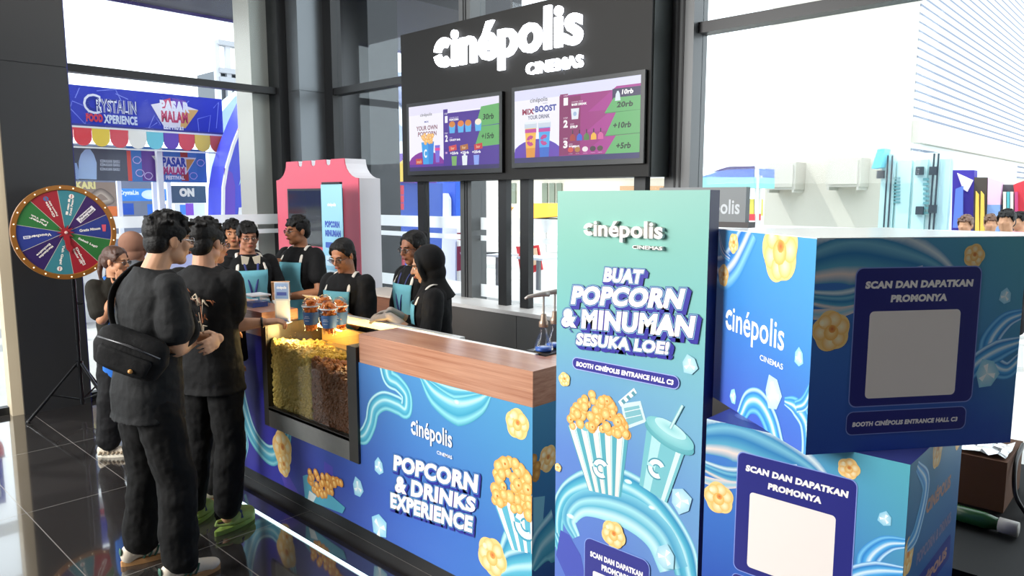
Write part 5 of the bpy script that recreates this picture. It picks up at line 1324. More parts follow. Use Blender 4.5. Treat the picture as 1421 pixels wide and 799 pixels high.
mb.prism(pts, 'z', .012, .02)
mb.prism([(-.02, 0), (.02, 0), (.026, -.1), (.045, -.12), (.022, -.165), (-.005, -.13)], 'z', .013, .021)
mb.build('hub_star', mat('star_red', '#9c1c26', .4), wheel)
MB(M).lathe([(.012, .015), (.012, .026), (.006, .03)], seg=12).build('hub_cap', mat('hub_cap', '#d8b0a8', .3), wheel)
px_, py_ = 1.865, 6.68
MB().box(px_ - .02, px_ + .02, WY + .012, py_ + .01, WZ - .03, WZ + .03).build('bracket', M_frame, wheel)
M_pole = mat('stand_black', '#17171a', .25, .4)
MB().tube([(px_, py_, .08), (px_, py_, WZ + .02)], .014, 12).build('pole', M_pole, wheel)
MB().tube([(px_, py_, .62), (px_, py_, 1.12)], .018, 12).build('pole_sleeve', M_pole, wheel)
mb = MB().tube([(px_, py_, .40), (px_, py_, .45)], .026, 12); mb.build('leg_hub', M_pole, wheel)
MB().tube([(px_ + .02, py_, .93), (px_ + .06, py_ - .01, .93)], .012, 8).build('clamp_knob', M_pole, wheel)
MB().tube([(px_, py_, .1), (px_, py_, .135)], .02, 12).build('lower_collar', M_pole, wheel)
for a in (170, 290, 50):
    t = math.radians(a); e = (px_ + .4 * math.cos(t), py_ + .4 * math.sin(t), .012)
    if a == 170: e = (1.475, 6.70, .012)
    if a == 50: e = (2.14, 6.86, .012)
    lg = MB().tube([(px_ + .02 * math.cos(t), py_ + .02 * math.sin(t), .43), e], .012, 10).build('leg', M_pole, wheel)
    m = Vector((px_, py_, .43)).lerp(Vector(e), .55)
    MB().tube([(px_, py_, .12), m], .007, 8).build('brace', M_pole, wheel)
    MB().ico(e, .017, 2).build('rubber_foot', KICK, lg)

# ---------------------------------------------------------------- pink ticket-shaped booth and slim banner
PX = 3.86
pk = thing('ticket_booth', 'pink ticket-shaped booth with white sides and a dark screen, behind the servers', 'booth', (PX + .15, 6.1, 0))
ty0, ty1 = onx(497, 247, PX).y, onx(385, 290, PX).y
ztop = onx(440, 222, PX).z; zsh = onx(497, 247, PX).z
tl, tr_ = onx(397, 225, PX).y, onx(477, 218, PX).y
def concave(y0, z0, y1, z1, n=6):
    out = []
    for i in range(n + 1):
        t = i / n * PI / 2; out.append((y0 + (y1 - y0) * math.sin(t), z0 + (z1 - z0) * (1 - math.cos(t))))
    return out
ol = [(ty0, 0), (ty0, zsh)] + [(ty0 + (tr_ - ty0) * (math.sin(i / 6 * PI / 2)), zsh + (ztop - zsh) * (1 - math.cos(i / 6 * PI / 2))) for i in range(1, 7)]
ntc = [onx(x, 222, PX).y for x in (455, 434, 416)]
for y in ntc: ol += [(y - .045, ztop), (y - .035, ztop - .045), (y, ztop - .06), (y + .035, ztop - .045), (y + .045, ztop)]
ol += [(ty1 + (tl - ty1) * (math.sin(i / 6 * PI / 2)), zsh + (ztop - zsh) * (1 - math.cos(i / 6 * PI / 2))) for i in range(6, 0, -1)] + [(ty1, zsh), (ty1, 0)]
MB().prism(ol, 'x', PX + .012, PX + .24).build('body', mat('booth_white', '#e4e3ea', .5), pk)
MB().prism(ol, 'x', PX, PX + .012).build('pink_front', mat('booth_pink', '#dd5a70', .45), pk)
a, b = onx(400, 262, PX), onx(478, 345, PX)
MB().box(PX - .012, PX, b.y, a.y, b.z, a.z).build('screen_frame', KICK, pk)
MB().box(PX - .014, PX - .012, b.y + .02, a.y - .02, b.z + .02, a.z - .02).build('screen', mat('dark_screen', '#2a3038', .08), pk)
xb = thing('roll_banner', 'slim pale blue banner with printed lines, standing in front of the pink booth', 'banner', (3.62, 5.55, 0))
BX2 = 3.62; a, b = onx(445, 256, BX2), onx(474, 256, BX2)
MB().box(BX2, BX2 + .006, b.y, a.y, .12, a.z).build('sheet', mat('banner_sheet', '#8fc8e0', .5), xb)
A = Art((BX2, a.y, 0), (0, -1, 0), (0, 0, 1), (-1, 0, 0)); W_ = a.y - b.y; H = a.z
A.clip = (0, .12, W_, H)
A.grid(0, .12, W_, H, lambda s, t: lerp(rgb('#74aede'), rgb('#9fd4e4'), t), 2, 6)
A.text('cinépolis', (W_ * .3, H - .2, W_ * .7, H - .16), '#f2fafc', bold=.04); A.text('POPCORN', (W_ * .15, H - .38, W_ * .85, H - .32), '#3a56b0', bold=.08); A.text('MINUMAN', (W_ * .15, H - .46, W_ * .9, H - .4), '#3a56b0', bold=.08); A.rrect(W_ * .15, H - .56, W_ * .9, H - .51, .01, '#3f62b8')
for i in range(5): A.rrect(W_ * .15, H - .72 - i * .13, W_ * .85, H - .63 - i * .13, .01, '#c4dff0'); A.rect(W_ * .2, H - .68 - i * .13, W_ * .7, H - .67 - i * .13, '#6f8cc0')
A.clip = None
A.build('print', xb)
MB().box(BX2 + .006, BX2 + .02, (a.y + b.y) / 2 - .01, (a.y + b.y) / 2 + .01, .05, a.z + .02).build('pole', M_frame, xb)
MB().box(BX2 - .005, BX2 + .02, b.y + .02, a.y - .02, a.z, a.z + .02).build('clip_bar', M_frame, xb)
MB().box(BX2 - .12, BX2 + .14, b.y, a.y, 0, .05).build('base', M_frame, xb)

# ---------------------------------------------------------------- dark bench with odds and ends, lower right
TZ = .60
tb = thing('tool_bench', 'dark bench behind the promo cubes at the lower right corner', 'bench', (3.3, .45, 0))
MB().box(2.62, 3.9, -.4, 1.0, TZ - .04, TZ).build('top', mat('bench_top', '#0d0d0d', .6, spec=.2), tb)
MB().box(2.64, 3.88, -.38, .98, .05, TZ - .04).build('carcass', mat('bench_side', '#141414', .5), tb)
MB().box(2.66, 3.86, -.36, .96, 0, .05).build('plinth', KICK, tb)
def item(name, label, cat, mb_, mt, smooth=False): return setp(mb_.build(name, mt, None, smooth), label, cat)
q = onz(1392, 712, TZ)
bx = thing('cardboard_box', 'brown cardboard box on the dark bench, lower right', 'box', (q.x + .15, q.y + .2, TZ))
x0, y0, BZ = q.x, q.y, TZ + .2
MB().box(x0, x0 + .34, y0, y0 + .4, TZ, BZ).build('carton', mat('cardboard', '#6b452c', .8, 0, .1, 8.), bx)
MB().box(x0 - .001, x0 + .341, y0 + .17, y0 + .22, TZ + .1, BZ + .002).build('tape', mat('packing_tape', '#9c7450', .3), bx)
fo = MB(); rd = random.Random(4)
pts = [[fo.v((x0 + .02 + .2 * i / 6, y0 + .01 + .17 * j / 6, BZ + .004 + .022 * rd.random())) for i in range(7)] for j in range(7)]
for j in range(6):
    for i in range(6): fo.bm.faces.new((pts[j][i], pts[j][i + 1], pts[j + 1][i + 1], pts[j + 1][i]))
item('crumpled_foil', 'crumpled silver foil lying on the cardboard box', 'foil', fo, mat('foil', '#d9dadc', .15, .9))
coil = []; q = onz(1362, 628, BZ + .02)
for i in range(60):
    t = i / 59 * 2 * PI * 4.5; coil.append((x0 + .2 + .072 * math.cos(t), y0 + .3 + .072 * math.sin(t), BZ + .012 + .014 * i / 10 + .004 * math.sin(t * 3)))
item('cable_coil', 'coiled grey cable on the cardboard box under the top cube', 'cable', MB().tube(coil, .009, 8), mat('cable_grey', '#b9b6ae', .5), True)
item('black_cable', 'black cable hanging over the cardboard box edge', 'cable', MB().tube(catmull([(x0 + .26, y0 - .01, BZ + .01), (x0 + .1, y0 - .012, BZ - .03), (x0 + .02, y0 - .03, BZ - .12), (x0 + .02, y0 - .07, TZ + .01)], 8), .008, 8), KICK, True)
g0, g1 = onz(1345, 716, TZ + .03), onz(1388, 728, TZ + .03); dv = (g1 - g0).normalized(); g0 = g1 - dv * .2
gb = thing('green_bottle', 'green bottle with white cap lying on the dark bench', 'bottle', (g1.x, g1.y, TZ))
MB().tube([g0, g1 - dv * .05, g1], [.031, .031, .02], 14).build('body', mat('bottle_green', '#2c5f34', .25), gb, True)
MB().tube([g1 - dv * .004, g1 + dv * .055], [.027, .027], 14).build('cap', mat('cap_white', '#cfcac2', .4), gb, True)

# ================================================================ PEOPLE
def skin_mat(c): return mat('skin_' + c.strip('#'), c, .5, 0, .06, 12., spec=.35)
def cloth_mat(n, c, b=.5): return mat('cloth_' + n, c, .8, 0, .15, 9., bump=b, spec=.25)
FOLDS = bpy.data.textures.new('folds', 'CLOUDS'); FOLDS.noise_scale = .11; FOLDS.noise_depth = 2
def folds(o, k=.022):
    d = o.modifiers.new('folds', 'DISPLACE'); d.texture = FOLDS; d.strength = k; d.mid_level = .5; d.texture_coords = 'LOCAL'
HAIR_M = mat('black_hair', '#0b0908', .6, 0, .25, 60., bump=.3, spec=.25)
def ellring(z, rx, ry, cy=0., cx=0., n=28, p=2.4):
    out = []
    for k in range(n):
        a = 2 * PI * k / n; c, s = math.cos(a), math.sin(a)
        out.append((cx + rx * math.copysign(abs(c) ** (2 / p), c), cy + ry * math.copysign(abs(s) ** (2 / p), s), z))
    return out
def lerp_rows(rows, z):
    for a, b in zip(rows, rows[1:]):
        if a[0] <= z <= b[0]:
            t = (z - a[0]) / (b[0] - a[0]); return tuple(a[i] + (b[i] - a[i]) * t for i in range(4))
    return rows[0] if z < rows[0][0] else rows[-1]
def hand(mb, wrist, d, n, curl, side, sc=1.):
    """palm, four unequal fingers with three bends, thumb from the side of the palm"""
    w = Vector(wrist); d = Vector(d).normalized(); n = Vector(n); n = (n - d * n.dot(d)).normalized(); s = d.cross(n) * side
    R = Matrix((s, d, n)).transposed()
    mb.ell(w + d * .045 * sc, (.039 * sc, .052 * sc, .016 * sc), R, 14, 10)
    mb.ell(w + d * .028 * sc + s * .022 * sc + n * .006, (.018 * sc, .03 * sc, .014 * sc), R, 10, 8)
    for off, L in ((.029, .070), (.010, .078), (-.009, .073), (-.027, .058)):
        p = w + d * (.082 - abs(off) * .15) * sc + s * off * sc; v = d + s * off * 2.2; v.normalize(); a = 0
        for k, f in enumerate((.44, .32, .24)):
            a = curl * (.55 if k == 0 else 1.)
            ax = v.cross(n); ax.normalize()
            v = Quaternion(ax, a) @ v
            nn = Quaternion(ax, a) @ n
            q = p + v * (L * f * sc); mb.cap(p, q, (.0088 - .0008 * k) * sc, (.0083 - .0009 * k) * sc, 8); p = q; n_ = nn
    p = w + d * .022 * sc + s * .03 * sc; v = (d * .75 + s * .7 + n * .25).normalized()
    q = p + v * .036 * sc; mb.cap(p, q, .0125 * sc, .0105 * sc, 8)
    v = (d * .9 + s * .25 + n * .45).normalized(); mb.cap(q, q + v * .03 * sc, .0105 * sc, .0085 * sc, 8)

def shoe(parent, M, ankle, yaw, style, cols, seed=0):
    F = M @ Matrix.Translation((ankle[0], ankle[1], 0)) @ Matrix.Rotation(yaw, 4, 'Z')
    ol = []
    for k in range(24):
        a = 2 * PI * k / 24; y = math.sin(a); x = math.cos(a)
        ol.append(((.041 + .008 * y) * x * (1 if y > -.3 else .95), .045 + .142 * y))
    mb = MB(F)
    if style != 'clog':
        mb.ell((0, -.055, .055), (.036, .042, .05)); mb.cap((0, -.04, .058), (0, .06, .058), .037, .036); mb.cap((0, .05, .05), (0, .13, .036), .038, .034)
        mb.ell((0, .13, .035), (.042, .055, .03)); mb.ell((0, -.03, .09), (.036, .045, .03))
    else:
        mb.ell((0, .12, .05), (.05, .065, .045)); mb.cap((0, .03, .062), (0, .11, .056), .05, .05)
        mb.tube([(-.04, .03, .05), (-.042, -.04, .055), (0, -.09, .06), (.042, -.04, .055), (.04, .03, .05)], .009, 8)
    up = mb.remesh('shoe', cols[0], parent, .005, 3)
    s = MB(F); s.prism(ol, 'z', 0.0005, .026 if style != 'chunky' else .034)
    s.build('sole', cols[1], up)
    if style == 'chunky':
        s = MB(F)
        for k in range(7):
            y = -.07 + k * .034; s.tube([(-.043, y, .03), (-.046, y + .016, .052)], .009, 6).tube([(.043, y, .03), (.046, y + .016, .052)], .009, 6)
        s.build('side_ribs', cols[2], up)
    if style != 'clog':
        s = MB(F)
        for k in range(4):
            y = .03 + k * .024; z = .096 - k * .008; s.tube([(-.026, y, z - .012), (0, y + .006, z), (.026, y, z - .012)], .0035, 6)
        s.tube([(0, .03, .1), (-.03, .05, .112), (-.034, .02, .1)], .003, 6).tube([(0, .03, .1), (.03, .05, .112), (.034, .02, .1)], .003, 6)
        s.build('laces', mat('laces', '#e9e2d6', .7), up)
    if style == 'stripes':
        for sd in (-1, 1):
            s = MB(F)
            for k in range(3):
                y = .0 + k * .026; s.tube([(sd * .039, y, .03), (sd * .040, y + .012, .05), (sd * .033, y + .022, .075)], .005, 6)
            s.build('side_stripe', cols[2], up)
        MB(F).ell((0, -.094, .075), (.02, .006, .02)).build('heel_tab', cols[2], up, True)
    if style == 'clog':
        s = MB(F); rd = random.Random(3)
        for k in range(9):
            a = rd.random() * PI; s.ell((.03 * math.cos(a) * rd.random() * 1.3, .1 + .055 * math.sin(a) * rd.random(), .078), (.006, .006, .005), None, 8, 6)
        s.build('charms', mat('clog_charm', '#1f2f5c', .4), up)
        s = MB(F); s.tube([(-.044, .055, .055), (-.03, .06, .09), (0, .064, .1), (.03, .06, .09), (.044, .055, .055)], .012, 8).build('strap', mat('clog_strap', '#25365c', .5), up)

DEF_ROWS = [(.82, .165, .125, 0.), (.92, .168, .125, .0), (1.03, .152, .112, .0), (1.14, .152, .115, .005), (1.27, .176, .126, .008), (1.37, .18, .118, .0), (1.43, .15, .092, -.005), (1.475, .075, .07, -.01)]
def person(label, loc, theta, H, skin='#b98662', head=(0, 0), R=None, L=None, legs=None, shirt=None, trouser=None, rows=None, sleeve=.62, sleeve_r=.078,
           hair='short', hair_mat=None, glasses=None, apron=None, shoes=None, hem=.80, girth=1., voxel=.006, lean=0., feet_hidden=False, face=True, cat='person', group=None, bare_ankle=False, world=None, headfwd=0., trouser_r=(.098, .08, .074), loose=1., band=None):
    s = H / 1.72
    M = frame(loc, theta - PI / 2) @ Matrix.Diagonal((s * girth ** .5, s * girth ** .5, s, 1))
    Mi = M.inverted()
    def J(v, dflt):
        if v is None: return Vector(dflt)
        return Mi @ Vector(v[1]) if v[0] == 'w' else Vector(v)
    sk = skin_mat(skin)
    rows = rows or DEF_ROWS
    tilt = lambda z: lean * max(0, z - .95)
    sh = {1: Vector((.178, -.005 + tilt(1.41), 1.405)), -1: Vector((-.178, -.005 + tilt(1.41), 1.405))}
    arms = {}
    for sd, A_ in ((1, R), (-1, L)):
        A_ = A_ or {}
        el = J(A_.get('elbow'), (sd * .235, .0, 1.12)); wr = J(A_.get('wrist'), (sd * .13, .26, 1.13))
        d = A_.get('dir'); d = (wr - el).normalized() if d is None else (Mi.to_3x3() @ Vector(d[1]) if d[0] == 'w' else Vector(d))
        n = A_.get('palm', (0, 0, -1)); n = Mi.to_3x3() @ Vector(n[1]) if n[0] == 'w' else Vector(n)
        arms[sd] = (el, wr, d, n, A_.get('curl', .45))
    lg = legs or {}
    LEG = {}
    for sd, k in ((1, 'R'), (-1, 'L')):
        q = lg.get(k, {})
        an = J(q.get('ankle'), (sd * .1, -.02, .075)); an.z = .075
        kn = J(q.get('knee'), ((sd * .1 + an.x) / 2, an.y * .5 + .035, .49)); LEG[sd] = (kn, an, q.get('yaw', -sd * .12))
    hc = Vector((0, .02 + headfwd + tilt(1.6) + head[1] * -.03, 1.605))
    HR = Matrix.Rotation(head[0], 4, 'Z') @ Matrix.Rotation(head[1], 4, 'X')
    MH = M @ Matrix.Translation(hc) @ HR
    # ---- the body: one continuous surface
    mb = MB(M)
    mb.loft([[(x, y + tilt(z), z) for x, y, z in ellring(z, rx * .9, ry * .88, cy)] for z, rx, ry, cy in rows])
    mb.cap((0, -.012 + tilt(1.45), 1.44), hc + HR.to_3x3() @ Vector((0, -.02, -.04)), .062, .054, 16)
    for sd in (1, -1):
        el, wr, d, n, cu = arms[sd]
        mb.ell(sh[sd] + Vector((-sd * .01, 0, -.005)), (.06, .058, .06)); mb.cap(sh[sd], el, .052, .040); mb.cap(el, el.lerp(wr, .3), .041, .042); mb.cap(el.lerp(wr, .3), wr, .042, .026)
        hand(mb, wr, d, n, cu, sd)
        kn, an, yw = LEG[sd]
        mb.cap((sd * .09, 0, .9), kn, .082, .056); mb.cap(kn, kn.lerp(an, .35) + Vector((0, -.012, 0)), .054, .054); mb.cap(kn.lerp(an, .35) + Vector((0, -.012, 0)), an, .054, .036)
        mb.cap(an, an + Vector((-math.sin(yw) * .09, math.cos(yw) * .09, -.045)), .036, .026)
    h = MB(MH)
    f = .95
    def E(c, r, Rm=None): mb_h.ell(tuple(x * f for x in c), tuple(x * f for x in r), Rm, 18, 12)
    mb_h = MB(MH); mb_h.bm.free(); mb_h.bm = mb.bm
    E((0, -.012, .035), (.077, .097, .086)); E((0, .028, -.03), (.062, .068, .085)); E((0, .062, -.092), (.032, .028, .026))
    for sd in (-1, 1):
        E((sd * .042, .018, -.062), (.024, .046, .036)); E((sd * .038, .062, -.022), (.028, .028, .03))
        E((sd * .079, -.006, -.004), (.011, .021, .034), Matrix.Rotation(-sd * .35, 3, 'Z')); E((sd * .012, .098, -.024), (.010, .010, .008))
    E((0, .083, .03), (.05, .013, .011)); E((0, .094, -.049), (.022, .010, .006)); E((0, .092, -.061), (.02, .011, .007))
    mb_h.cap((0, .088, .014), (0, .109, -.02), .008, .0125, 10)
    root = mb.remesh('person', sk, None, voxel, 4, .5)
    inv = Matrix.Translation(loc) @ Matrix.Rotation(theta - PI / 2, 4, 'Z')
    root.data.transform(inv.inverted()); root.location = loc; root.rotation_euler = (0, 0, theta - PI / 2)
    setp(root, label, cat, group)
    # ---- face details
    if face:
        for sd in (-1, 1):
            e = MB(MH).ell((sd * .031, .082, .006), (.0135, .0085, .0048), None, 12, 8).build('eye', mat('eye_white', '#d9d2c8', .3), root, True)
            MB(MH).ell((sd * .031 + .0, .0885, .006), (.0056, .003, .0046), None, 10, 8).build('iris', mat('iris_dark', '#1d120c', .2), e, True)
            MB(MH).tube([(sd * .014, .0925, .024), (sd * .031, .092, .030), (sd * .05, .077, .025)], [.003, .004, .002], 6).build('eyebrow', HAIR_M, root, True)
        MB(MH).ell((0, .0985, -.0525), (.021, .007, .0085), None, 14, 8).build('lips', mat('lips_' + skin.strip('#'), tuple(c * k for c, k in zip([int(skin.strip('#')[i:i + 2], 16) / 255 for i in (0, 2, 4)], (.86, .62, .6))), .45), root, True)
    # ---- hair or headcover
    hm = hair_mat or HAIR_M; rd = random.Random(int(H * 1000) + len(label)); hb = MB(MH)
    if hair in ('short', 'fluffy', 'tied', 'bun', 'long'):
        hb.ell((0, -.024, .048), (.083, .096, .082), None, 20, 14); hb.ell((0, -.055, -.005), (.076, .056, .07), None, 18, 12)
        for sd in (-1, 1): hb.ell((sd * .072, .012, .04), (.012, .045, .035), None, 12, 8); hb.cap((sd * .075, .024, .02), (sd * .074, .026, -.004), .008, .004, 8)
        if hair in ('short', 'fluffy'):
            n = 70 if hair == 'fluffy' else 30; amp = .022 if hair == 'fluffy' else .012
            for k in range(n):
                a = rd.random() * 2 * PI; b = rd.random() ** .7 * 1.25
                p = Vector((.07 * math.sin(b) * math.cos(a), -.022 + .085 * math.sin(b) * math.sin(a), .05 + .078 * math.cos(b)))
                o_ = (p - Vector((0, -.02, .04))).normalized(); q = p + o_ * amp + Vector((rd.uniform(-.02, .02), rd.uniform(0, .03), -.004))
                hb.cap(p, q, .019, .009, 8)
            for k in range(11):
                x = -.055 + .011 * k; hb.cap((x, .045, .098 - abs(x) * .25), (x + rd.uniform(-.012, .012), .088 - x * x * 6, .062 - rd.random() * (.024 if hair == 'fluffy' else .012) - abs(x) * .1), .016, .007, 8)
        elif hair in ('tied', 'bun', 'long'):
            for k in range(9):
                x = -.048 + .012 * k; hb.cap((x, .02, .112 - abs(x) * .3), (x * 1.35, .052 - x * x * 6, .094 - abs(x) * .4), .014, .009, 8)
            if hair == 'tied':
                hb.ell((0, -.115, .02), (.028, .03, .03)); hb.cap((0, -.125, .01), (.01, -.13, -.1), .026, .02); hb.cap((.01, -.13, -.1), (.012, -.11, -.19), .02, .008)
            elif hair == 'bun': hb.ell((0, -.115, .06), (.038, .035, .038))
            else:
                for sd in (-1, 1): hb.cap((sd * .07, -.01, .02), (sd * .078, .0, -.13), .022, .016); hb.cap((sd * .04, -.07, -.02), (sd * .05, -.075, -.18), .04, .022)
        hb.remesh('hair', hm, root, .0045, 2, .5)
    elif hair == 'hijab':
        hb.ell((0, -.032, .028), (.106, .11, .11), None, 22, 14); hb.ell((0, -.03, -.06), (.09, .09, .09), None, 20, 12)
        ring = [(.078 * math.cos(t), .058 + .02 * math.sin(t) * (-1 if math.sin(t) > 0 else .9), -.01 + .105 * math.sin(t)) for t in [i * 2 * PI / 24 for i in range(25)]]
        hb.tube(ring, .017, 10, False)
        hb.ell((0, .01, -.115), (.07, .065, .05)); hb.cap((0, -.01, -.1), (0, -.005, -.18), .085, .1, 18)
        hb.loft([ellring(-.13, .085, .085, -.01), ellring(-.19, .125, .105, -.005), ellring(-.25, .165, .128, .0)])
        hb.remesh('headscarf', hm, root, .006, 3, .5)
    # ---- clothes
    if shirt:
        sb = MB(M)
        r2 = [(z, rx * loose + .008, ry * loose + .010, cy) for z, rx, ry, cy in rows if z > hem]
        b0 = lerp_rows(rows, max(hem, rows[0][0])); r2 = [(hem, b0[1] * loose + .016, b0[2] * loose + .02, b0[3])] + r2
        sb.loft([[(x, y + tilt(z), z) for x, y, z in ellring(z, rx, ry, cy)] for z, rx, ry, cy in r2])
        for sd in (1, -1):
            el, wr, d, n, cu = arms[sd]
            sb.ell(sh[sd] + Vector((-sd * .012, 0, .0)), (.074, .068, .066)); e = sh[sd].lerp(el, min(sleeve, 1.)); sb.cap(sh[sd] + Vector((0, 0, -.01)), e, .067, sleeve_r, 16)
            if sleeve > 1: sb.cap(el, el.lerp(wr, sleeve - 1), sleeve_r, sleeve_r * .72, 14)
        sb.tube([(.078 * math.cos(t), -.012 + tilt(1.46) + .068 * math.sin(t), 1.462 - .022 * math.sin(t)) for t in [i * 2 * PI / 20 for i in range(21)]], .010, 8, False)
        folds(sb.remesh('shirt', shirt, root, max(voxel, .006), 4, .5), .02)
    if trouser:
        tb_ = MB(M)
        tb_.loft([ellring(.80, .165 * loose, .125 * loose), ellring(.90, .168 * loose, .125 * loose), ellring(1.0, .155, .118)])
        for sd in (1, -1):
            kn, an, yw = LEG[sd]; r0, r1, r2_ = trouser_r
            tb_.cap((sd * .085, 0, .86), kn, r0, r1, 16); an2 = an + Vector((0, 0, .075 if bare_ankle else .045)); tb_.cap(kn, an2, r1, r2_, 16)
            tb_.cap(kn.lerp(an2, .6) + Vector((0, .02, 0)), an2 + Vector((0, .015, -.02)), r2_ * .8, r2_ * .85, 12)
        folds(tb_.remesh('trousers', trouser, root, max(voxel, .007), 4, .5), .028)
    if shoes and not feet_hidden:
        for sd in (1, -1):
            kn, an, yw = LEG[sd]; shoe(root, M, (an.x, an.y), yw, shoes[0], shoes[1:], sd)
    if apron:
        r3 = [(.50, .19, .15, .0), (.70, .185, .148, .0)] + [(z, rx * loose + .016, ry * loose + .021, cy) for z, rx, ry, cy in rows]
        top, bib, bot, amat = apron.get('top', 1.3), .36, apron.get('bottom', .6), apron['mat']
        mb = MB(M); zs = [bot + (top - bot) * k / 14 for k in range(15)]; G = []
        for z in zs:
            _, rx, ry, cy = lerp_rows(r3, z)
            half = 1.25 if z < 1.02 else 1.25 - (1.25 - .62) * min(1, (z - 1.02) / .14)
            G.append([mb.v((rx * math.copysign(abs(math.sin(a)) ** (2 / 2.4), math.sin(a)), cy + tilt(z) + ry * abs(math.cos(a)) ** (2 / 2.4) + .003, z)) for a in [-half + 2 * half * i / 16 for i in range(17)]])
        for a, b in zip(G, G[1:]):
            for i in range(16): mb.bm.faces.new((a[i], a[i + 1], b[i + 1], b[i]))
        ap = mb.build('apron', amat, root, True)
        sm = ap.modifiers.new('cloth', 'SOLIDIFY'); sm.thickness = .004; sm.offset = 1
        _, rx, ry, cy = lerp_rows(r3, top)
        for sd in (-1, 1):
            MB(M).tube(catmull([(sd * rx * .58, cy + tilt(top) + ry * .86, top), (sd * .1, .085 + tilt(1.4), 1.41), (sd * .09, .01 + tilt(1.46), 1.476), (sd * .05, -.065 + tilt(1.46), 1.478), (0, -.085 + tilt(1.46), 1.476)], 6), .013, 8, True, .35).build('strap', apron.get('strap', mat('apron_strap', '#d8d2c8', .8)), root, True)
        if apron.get('lanyard'):
            lm = mat('lanyard_navy', '#25306e', .6); _, _, ry2, cy2 = lerp_rows(r3, 1.12)
            for sd in (-1, 1): MB(M).tube(catmull([(sd * .06, .055, 1.47), (sd * .05, .118, 1.38), (sd * .03, .15 + .005, 1.25), (0.004 * sd, cy2 + ry2 + .008, 1.13)], 5), .009, 6, True, .3).build('lanyard', lm, root, True)
            MB(M).box(-.03, .03, cy2 + ry2 + .006, cy2 + ry2 + .012, 1.02, 1.12).build('badge', mat('badge_white', '#cfd6e6', .4), root)
        if apron.get('print'):
            P_ = MB(M)
            pr = apron['print']
            for (a0, z0_, r, c) in pr:
                _, rx, ry, cy = lerp_rows(r3, z0_); ctr = Vector((rx * math.sin(a0), cy + ry * math.cos(a0) + .012, z0_))
                MB(M).ell(ctr, (r, .006, r * .8), Matrix.Rotation(-a0, 3, 'Z'), 14, 8).build('printed_motif', c, root, True)
    if glasses:
        g = MB(MH)
        for sd in (-1, 1):
            g.tube([(sd * .033 + .022 * math.cos(t), .101 - abs(.022 * math.cos(t) * sd + .0) * .12, .004 + .017 * math.sin(t)) for t in [i * 2 * PI / 16 for i in range(17)]], .0016, 6, False)
            g.tube([(sd * .055, .098, .008), (sd * .074, .06, .010), (sd * .078, -.005, .008)], .0018, 6)
        g.tube([(-.011, .102, .007), (.011, .102, .007)], .0016, 6)
        go = g.build('glasses', glasses, root, True)
        for sd in (-1, 1): MB(MH).ell((sd * .033, .1005, .004), (.021, .0008, .016), None, 14, 8).build('lens', glass_lens, go, True)
    if band:
        el, wr, d, n, cu = arms[band]; p = el.lerp(wr, .95); ax = (wr - el).normalized()
        MB(M).tube([p - ax * .006, p + ax * .006], [.031, .031], 16).build('wristband', KICK, root, True)
    root['_M'] = 0; del root['_M']
    return root, M, MH, arms, rows, loose
glass_lens = glass_mat('spectacle_lens', (.92, .94, .95), .8)
RIM = mat('spectacle_rim', '#1a1a1c', .3); RIM_S = mat('spectacle_rim_silver', '#b9b9bd', .25, .8)
BLK = cloth_mat('black_tee', '#0c0c0d'); CHAR = cloth_mat('charcoal_tee', '#191a1b', .6); TRO = cloth_mat('black_trousers', '#080808', .5); STAFF = cloth_mat('staff_black', '#0d0d0f', .5)
APRON = cloth_mat('teal_apron', '#68a9b8', .35); JEAN = cloth_mat('dark_trousers', '#141416', .5)
WSH = mat('white_shoe', '#ddd2bf', .6, 0, .08, 30.); GUM = mat('gum_sole', '#b98a58', .6); GRN = mat('green_stripe', '#2f5a48', .5)
LIME = mat('lime_clog', '#97ad5c', .6, 0, .1, 40.); LIME2 = mat('lime_sole', '#88a24a', .6)
BEI = mat('beige_trainer', '#d6cbb6', .7, 0, .25, 40.); BEI2 = mat('cream_sole', '#e4dcc9', .6); BEI3 = mat('taupe_rib', '#a5947c', .7)
TAN = mat('tan_sole', '#cda06a', .6)

# --- customer with the sling bag, arms crossed
c1, M1, MH1, ar1, rw1, lo1 = person('person standing with crossed arms, charcoal tee, round glasses, black sling bag', (1.255, 3.52, 0), math.radians(4), 1.71, '#c19272', (-.05, -.08),
    lean=.13, headfwd=.035, R={'elbow': (.215, .05, 1.13), 'wrist': (-.01, .245, 1.11), 'dir': (-1, .1, .05), 'palm': (0, -1, -.2), 'curl': .3},
    L={'elbow': (-.225, .12, 1.12), 'wrist': (.14, .29, 1.13), 'dir': (.6, -.78, -.16), 'palm': (-.7, -.62, -.2), 'curl': .42},
    legs={'R': {'ankle': ('w', (1.30, 3.365, .075)), 'yaw': -.12}, 'L': {'ankle': ('w', (1.245, 3.70, .075)), 'yaw': -.2}}, shirt=CHAR, trouser=TRO, sleeve=.68, sleeve_r=.083, loose=1.06, hem=.79,
    hair='fluffy', glasses=RIM_S, shoes=('stripes', WSH, GUM, GRN), voxel=.005, trouser_r=(.105, .09, .084), band=-1)
bag = thing('sling_bag', 'black crossbody sling bag on the back of the person with crossed arms', 'bag', tuple(M1 @ Vector((0, -.22, 1.0))))
Mb = M1 @ Matrix.Translation((.155, -.125, 1.13)) @ Matrix.Rotation(.72, 4, 'Z') @ Matrix.Rotation(.38, 4, 'Y')
mb = MB(Mb); mb.loft([ellring(z, rx, ry, 0, 0, 28, 3.) for z, rx, ry in ((-.095, .10, .03), (-.08, .14, .05), (0, .165, .062), (.07, .15, .05), (.095, .12, .03))])
bagm = cloth_mat('bag_nylon', '#0e0e0f', .6); mb.remesh('bag_body', bagm, bag, .008, 3)
